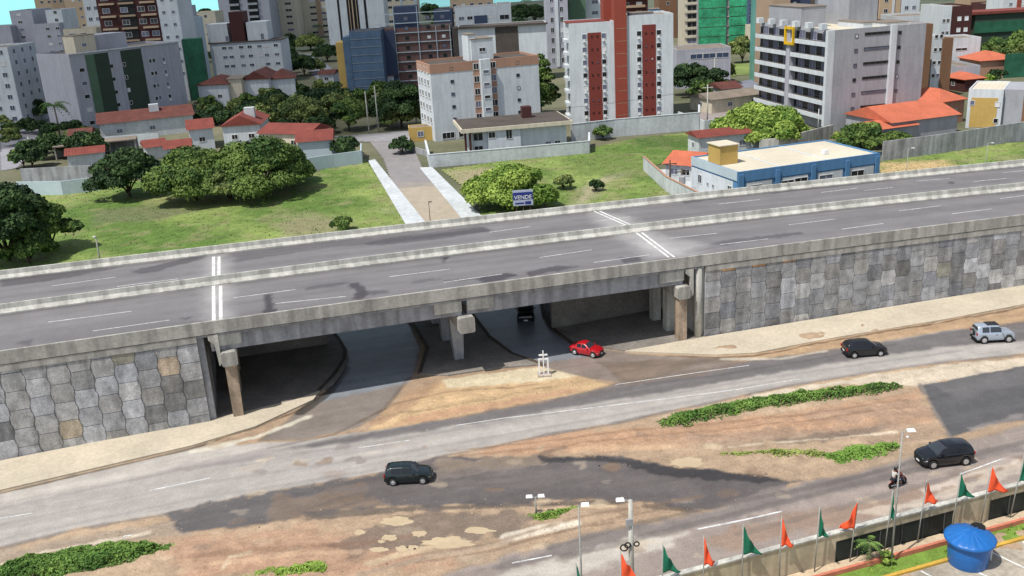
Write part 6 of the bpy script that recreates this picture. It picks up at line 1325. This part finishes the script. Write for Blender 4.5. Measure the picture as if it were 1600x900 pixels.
# flags
def flag(label, bx, by, ftop, fbot, width_px, colr, tilt=0.0, left=False):
    g = G(bx, by); s = ((g-_C)@_f)/FPX; Hp = HT(g, ftop); fz = HT(g, fbot); r_ = empty('flag', g, label=label, cat='flag', group='festive flags along the perimeter wall')
    top = np.array([tilt*s*.9, 0, Hp]); MB().tube([(0, 0, 0), tuple(top*1.0+np.array([0, 0, .1]))], [.045, .03], 8).build('pole', 'pole', r_, smooth=True)
    wd_ = abs(width_px)*s*1.38; hh = Hp-fz; rg = random.Random(int(bx)); vs = []; n_, m_ = 10, 12; sg = -1 if left else 1
    for i in range(n_+1):
        u_ = i/n_
        for j in range(m_+1):
            v_ = j/m_; z = Hp-hh*(v_*(1-.5*u_)+u_*.5) - .0 ; 
            z = Hp-(hh*v_ + (hh*.66*u_)*(1-v_)) + (.05*math.sin(9*u_+v_*5+rg.random()*.2))
            x = wd_*u_*(.45+.55*v_); y = .16*math.sin(6*u_*1.3+4*v_+bx)*u_+.05
            px_ = top[0]*(z/Hp); vs.append((px_+sg*x+sg*.03, -y*1.2, z))
    fs = [(i*(m_+1)+j, (i+1)*(m_+1)+j, (i+1)*(m_+1)+j+1, i*(m_+1)+j+1) for i in range(n_) for j in range(m_)]
    o = MB().add(vs, fs).build('cloth', 'flag_green' if colr == 'g' else 'flag_orange', r_, smooth=True); md = o.modifiers.new('solid', 'SOLIDIFY'); md.thickness = .012
    return r_
for a_ in (('green flag cut by the bottom edge on the leftmost pole', 908, 1000, 882, 925, 13, 'g', -4), ('orange flag nearest the bottom edge in front of the concrete post', 972, 981, 864, 906, 24, 'o', 0), ('green flag standing right of the concrete post', 1034, 964, 852, 893, 20, 'g', 2), ('narrow orange flag third from the left among the orange ones drooping low', 1099, 946, 838, 882, 13, 'o', -1),
    ('broad green flag between two narrow orange flags', 1159, 930, 821, 865, 21, 'g', -1), ('narrow orange flag right of the broad green one', 1217, 914, 808, 853, 14, 'o', 0), ('narrow green flag left of the flag blown leftward', 1272, 900, 794, 838, 11, 'g', 3), ('orange flag blown to the left above the first fence panel', 1327, 884, 784, 825, 18, 'o', 7, True),
    ('thin hanging green flag in front of the motorcycle', 1381, 869, 768, 811, 7, 'g', 6), ('orange flag between the motorcycle and the black family car', 1432, 855, 753, 786, 17, 'o', 7), ('green flag in front of the black family car', 1486, 840, 740, 776, 18, 'g', 4), ('largest orange flag near the right picture edge', 1531, 826, 729, 768, 24, 'o', 7), ('green flag cut close to the right picture edge', 1577, 815, 714, 752, 12, 'g', 10)):
    flag(*a_)
# street lamps
def lamp(label, bx, by, ytop, headpx, name='street_lamp', r_=.052, m='pole', cat='street lamp', both=False, head='lamp_glass', group=None, arm=True, tilt=0):
    g = G(bx, by); Hp = HT(g, ytop); s = ((g-_C)@_f)/FPX; e_ = empty(name, g, label=label, cat=cat, group=group)
    MB().tube([(0, 0, 0), (tilt, 0, Hp)], [r_*1.3, r_*.8], 10).build('pole', m, e_, smooth=True)
    for sg in ((1, -1) if both else (1,)):
        hx = headpx*s*sg
        MB().tube([(tilt, 0, Hp-.15), (tilt+hx*.5, 0, Hp+.05), (tilt+hx, 0, Hp+.05)], [.035, .03, .03], 6).build('arm', m, e_)
        h_ = MB(); w2 = .24; h_.add([(-w2, -.15, 0), (w2, -.15, 0), (w2, .15, 0), (-w2, .15, 0), (-w2*.8, -.1, .12), (w2*.8, -.1, .12), (w2*.8, .1, .12), (-w2*.8, .1, .12)], [(0, 3, 2, 1), (4, 5, 6, 7), (0, 1, 5, 4), (1, 2, 6, 5), (2, 3, 7, 6), (3, 0, 4, 7)])
        o = h_.build('lamp_head', head, e_); o.location = (tilt+hx+.1*sg, 0, Hp+.0)
    return e_
lamp('tall slim grey lamp post in front of the black family car', 1392, 884, 674, 10, head='plastic_white')
lamp('slim lamp post left of the concrete post near the bottom edge', 911, 975, 790, 7, head='plastic_white')
cp_ = lamp('thick square concrete post with a coil of cable near the bottom edge', 988, 962, 781, -18, name='utility_pole', r_=.15, m='concrete_light', cat='utility pole', head='plastic_white')
g = G(988, 962); zc_ = HT(g, 852)
for dx, dz, rr in ((-.42, 0, .2), (-.22, .15, .16), (.28, .2, .14)):
    pts = [(dx+rr*math.cos(t), -.2, zc_+dz+rr*math.sin(t)) for t in np.linspace(0, 6.28, 17)]; MB().tube(pts, .045, 6, cap=False).build('cable_coil', 'rubber', cp_)
MB().box(-.3, .1, -.24, -.14, zc_+1.4, zc_+1.8).build('meter_box', 'concrete_grey', cp_)
lamp('short post with two white floodlight heads beside the asphalt strip', 838, 806, 776, 7, name='floodlight_post', both=True, head='plastic_white', cat='floodlight')
lamp('grey lamp post with a bent arm behind the right part of the overpass', 1413, 310, 232, 6, head='concrete_light'); lamp('lamp post behind the overpass near the right edge', 1537, 285, 224, 6, head='concrete_light')
lamp('thin grey lamp post in the grass left of the overpass joint', 160, 424, 370, -3, r_=.1, head='concrete_light'); lamp('short dark post standing at the end of the dirt side street', 675, 378, 316, 1, r_=.05, m='wood', head='wood', name='street_post', cat='post')
UPG = 'utility poles in the town'
def upole(label, bx, by, ytop, cross=True, m='concrete_light', r_=.14, tr=False):
    g = G(bx, by); Hp = HT(g, ytop); e_ = empty('utility_pole', g, label=label, cat='utility pole', group=UPG); MB().tube([(0, 0, 0), (0, 0, Hp)], [r_*1.2, r_*.8], 8).build('pole', m, e_, smooth=True)
    if cross: MB().box(-1.1, 1.1, -.06, .06, Hp-.7, Hp-.55).build('cross_arm', m, e_)
    if tr: MB().lathe([(.45, 0), (.5, .1), (.5, 1.1), (.3, 1.3)], 14).build('transformer', 'concrete_grey', e_).location = (0, -.5, Hp-2.4)
upole('tall pale pole on the left of the pair by the side street corner', 577, 209, 142, False); upole('tall pale pole on the right of the pair by the side street corner', 592, 206, 134, False); upole('pale utility pole beside the white banded block', 651, 196, 166, True); upole('short pale pole behind the house with red roof', 505, 207, 180, False)
upole('concrete utility pole with cross arm right of the red striped tower', 1105, 202, 132, True); upole('thin utility pole beyond the concrete one near the dark trees', 1116, 148, 90, True); upole('pole with a grey transformer in the white pink walled lot', 1065, 306, 262, True, 'bark', .16, True); upole('slim pole beside the sky blue building side wall', 1110, 302, 270, False, 'metal', .05); upole('brown pole left of the transformer pole', 1047, 292, 250, True, 'wood', .14)
upole('tall thin pole in front of the pale grey balcony block', 1277, 224, 170, False, 'metal', .09); upole('pale pole among trees in the carport garden', 51, 250, 214, True)
def cable(label, pts, sag=.6):
    e_ = empty('power_line', pts[0], label=label, cat='power line'); P0 = np.array(pts[0], float); mb = MB()
    for i in range(len(pts)-1):
        for o_ in (-.8, .8):
            a_, b_ = np.array(pts[i], float)+[0, 0, 0], np.array(pts[i+1], float); q = [tuple(a_*(1-t)+b_*t-P0+np.array([o_, 0, -sag*4*t*(1-t)])) for t in np.linspace(0, 1, 11)]; mb.tube(q, .022, 4)
    mb.build('cable', 'rubber', e_)
def ptop(bx, by, yt, d=.6): g = G(bx, by); return (g[0], g[1], HT(g, yt)-d)
cable('thin power cables from the pale corner pole to the pole beside the banded block', [ptop(592, 206, 134), ptop(651, 196, 166)]); cable('long thin power cables crossing in front of the red striped tower', [ptop(651, 196, 166), ptop(1105, 202, 132)], 2.2); cable('short cables from the lot transformer pole to the brown pole', [ptop(1065, 306, 262), ptop(1047, 292, 250)], .3)
# billboard
g = G(819, 346); bb = empty('billboard', g, .05, label='blue and white for sale billboard in front of the bright green tree', cat='billboard'); s = ((g-_C)@_f)/FPX; z0, z1 = HT(g, 321), HT(g, 297); hw = 15.5*s
MB().box(-hw, hw, 0, .12, z0, z1).build('panel', mat('billboard_white', A(190, 196, 224), n1=(1, .1), n2=(0, 0)).name, bb); MB().box(-hw, hw, -.02, -.002, z0+(z1-z0)*.38, z1-(z1-z0)*.14).build('blue_band', mat('billboard_blue', A(46, 60, 140), n1=(0, 0), n2=(0, 0)).name, bb)
for x in (-hw*.7, 0, hw*.7): MB().box(x-.06, x+.06, .13, .25, 0, z1).build('post', 'wood', bb)
def text(s_, size, loc, m, parent, name='lettering', ext=.01, rot=None):
    cu = bpy.data.curves.new(name, 'FONT'); cu.body = s_; cu.size = size; cu.align_x = 'CENTER'; cu.extrude = ext; cu.materials.append(MATS[m]); o = bpy.data.objects.new(name, cu); COL.objects.link(o); o.parent = parent; o.location = loc; o.rotation_euler = rot or (math.pi/2, 0, 0); bpy.context.view_layer.update(); me = bpy.data.meshes.new_from_object(o.evaluated_get(bpy.context.evaluated_depsgraph_get())); q = bpy.data.objects.new(name, me); COL.objects.link(q); q.parent = parent; q.location = loc; q.rotation_euler = o.rotation_euler; bpy.data.objects.remove(o); return q
text('VENDE', (z1-z0)*.36, (0, -.03, z0+(z1-z0)*.42), 'plastic_white', bb)
MB().box(-hw*.8, hw*.1, -.02, -.002, z0+(z1-z0)*.1, z0+(z1-z0)*.2).box(hw*.2, hw*.8, -.02, -.002, z0+(z1-z0)*.06, z0+(z1-z0)*.26).build('text_lines', 'billboard_blue', bb)
# white cross monument
g = G(850, 586); s = ((g-_C)@_f)/FPX; Hc = HT(g, 548); cr = empty('cross_monument', g, .05, label='white cross rising from a small square frame on the sandy island', cat='monument')
hw = 8*s; hf = HT(g, 560)
MB().box(-.05, .05, -.05, .05, 0, Hc).box(-hw*.85, hw*.85, -.055, .055, Hc*.80, Hc*.80+.13).build('cross', 'plastic_white', cr)
MB().box(-hw, -hw+.13, -.07, .07, 0, hf).box(hw-.13, hw, -.07, .07, 0, hf).box(-hw+.13, -.075, -.065, .065, hf-.13, hf).box(.075, hw-.13, -.065, .065, hf-.13, hf).build('frame', 'plastic_white', cr)
MB().box(-hw*1.3, hw*1.3, -.5, .5, -.1, .14).build('plinth', 'stone_debris', cr)
# palm shrub in the verge
palm('small palm in the planting strip in front of the dark fence panel', 1355, 884, 842, 1.15, 12, trunk=.09)
r_ = empty('shrub', G(1383, 882), label='small leafy shrub beside the little palm at the car park wall', cat='shrub'); crown_mesh('foliage', .5, .9, .1, 'bright', random.Random(3), 1.2, .09, r_); r_.location.z = .15
# debris
for i, (x, y, w_, lb) in enumerate(((524, 884, 9, 'pale rubble lump beside the bottom green patch'), (912, 790, 7, 'pale rock at the end of the small weed patch'), (850, 850, 4, 'small pale stone on the dirt below the weed patch'), (648, 858, 4, 'dark stone beside the lower puddles'), (668, 672, 3, 'small stone on the verge near the main road'), (936, 728, 3, 'dark piece of rubble on the upper dirt verge'), (1180, 744, 5, 'broken asphalt lump at the ragged strip end'), (1196, 741, 6, 'largest asphalt slab lump at the strip end'), (1055, 755, 3, 'white litter piece on the asphalt strip'), (735, 573, 4, 'dark rubble piece on the sandy island rim'), (636, 793, 2, 'tiny white litter piece at the lower asphalt edge'), (1418, 683, 5, 'white litter sheet on the dirt near the lamp head'))):
    g = G(x, y); s = ((g-_C)@_f)/FPX; bm = bmesh.new(); bmesh.ops.create_icosphere(bm, subdivisions=2, radius=w_*s*.5); rg = random.Random(i)
    for v_ in bm.verts: v_.co *= rg.uniform(.75, 1.2); v_.co.z *= .5
    me = bpy.data.meshes.new('rubble'); bm.to_mesh(me); bm.free(); me.materials.append(MATS['black' if 'dark' in lb else 'roof_grey' if 'asphalt' in lb else 'plastic_white' if 'white' in lb else 'stone_debris']); o = bpy.data.objects.new('rubble', me); COL.objects.link(o); o.location = (g[0], g[1], w_*s*.12); tag(o, lb, 'rubble')
# power cables near the lot
# ================================================================ cloud over the town (out of frame) that shades the upper left background
def cloudmat():
    m = bpy.data.materials.new('cloud'); m.use_nodes = True; t = m.node_tree; N = t.nodes; L_ = t.links; N.clear(); out = N.new('ShaderNodeOutputMaterial'); mx = N.new('ShaderNodeMixShader'); tr = N.new('ShaderNodeBsdfTransparent'); df = N.new('ShaderNodeBsdfDiffuse'); df.inputs[0].default_value = (.8, .8, .82, 1); mx.inputs[0].default_value = .42
    L_.new(tr.outputs[0], mx.inputs[1]); L_.new(df.outputs[0], mx.inputs[2]); L_.new(mx.outputs[0], out.inputs[0]); MATS['cloud'] = m
cloudmat()
Hcl = 420.0; off = np.array([SUN.x, SUN.y])/SUN.z*Hcl
shade = [G(x, y)[:2]+off for x, y in ((-300, 262), (0, 236), (150, 214), (330, 196), (500, 216), (640, 204), (700, 150), (830, 60), (880, 20), (860, -20))]
pts = [tuple(p) for p in shade]+[(-200, 1000), (-700, 900), (-700, 250)]
res = []
for i in range(len(pts)):
    a_, b_ = np.array(pts[i]), np.array(pts[(i+1) % len(pts)])
    for t in np.linspace(0, 1, 7)[:-1]: q = a_*(1-t)+b_*t; res.append(tuple(q+np.array([fbm(q[0], q[1], .02, 3)-.5, fbm(q[1], q[0], .02, 3)-.5])*26))
MB().prism(res, Hcl, Hcl+30).build('cloud', 'cloud')
tag(bpy.data.objects['cloud'], kind='structure')
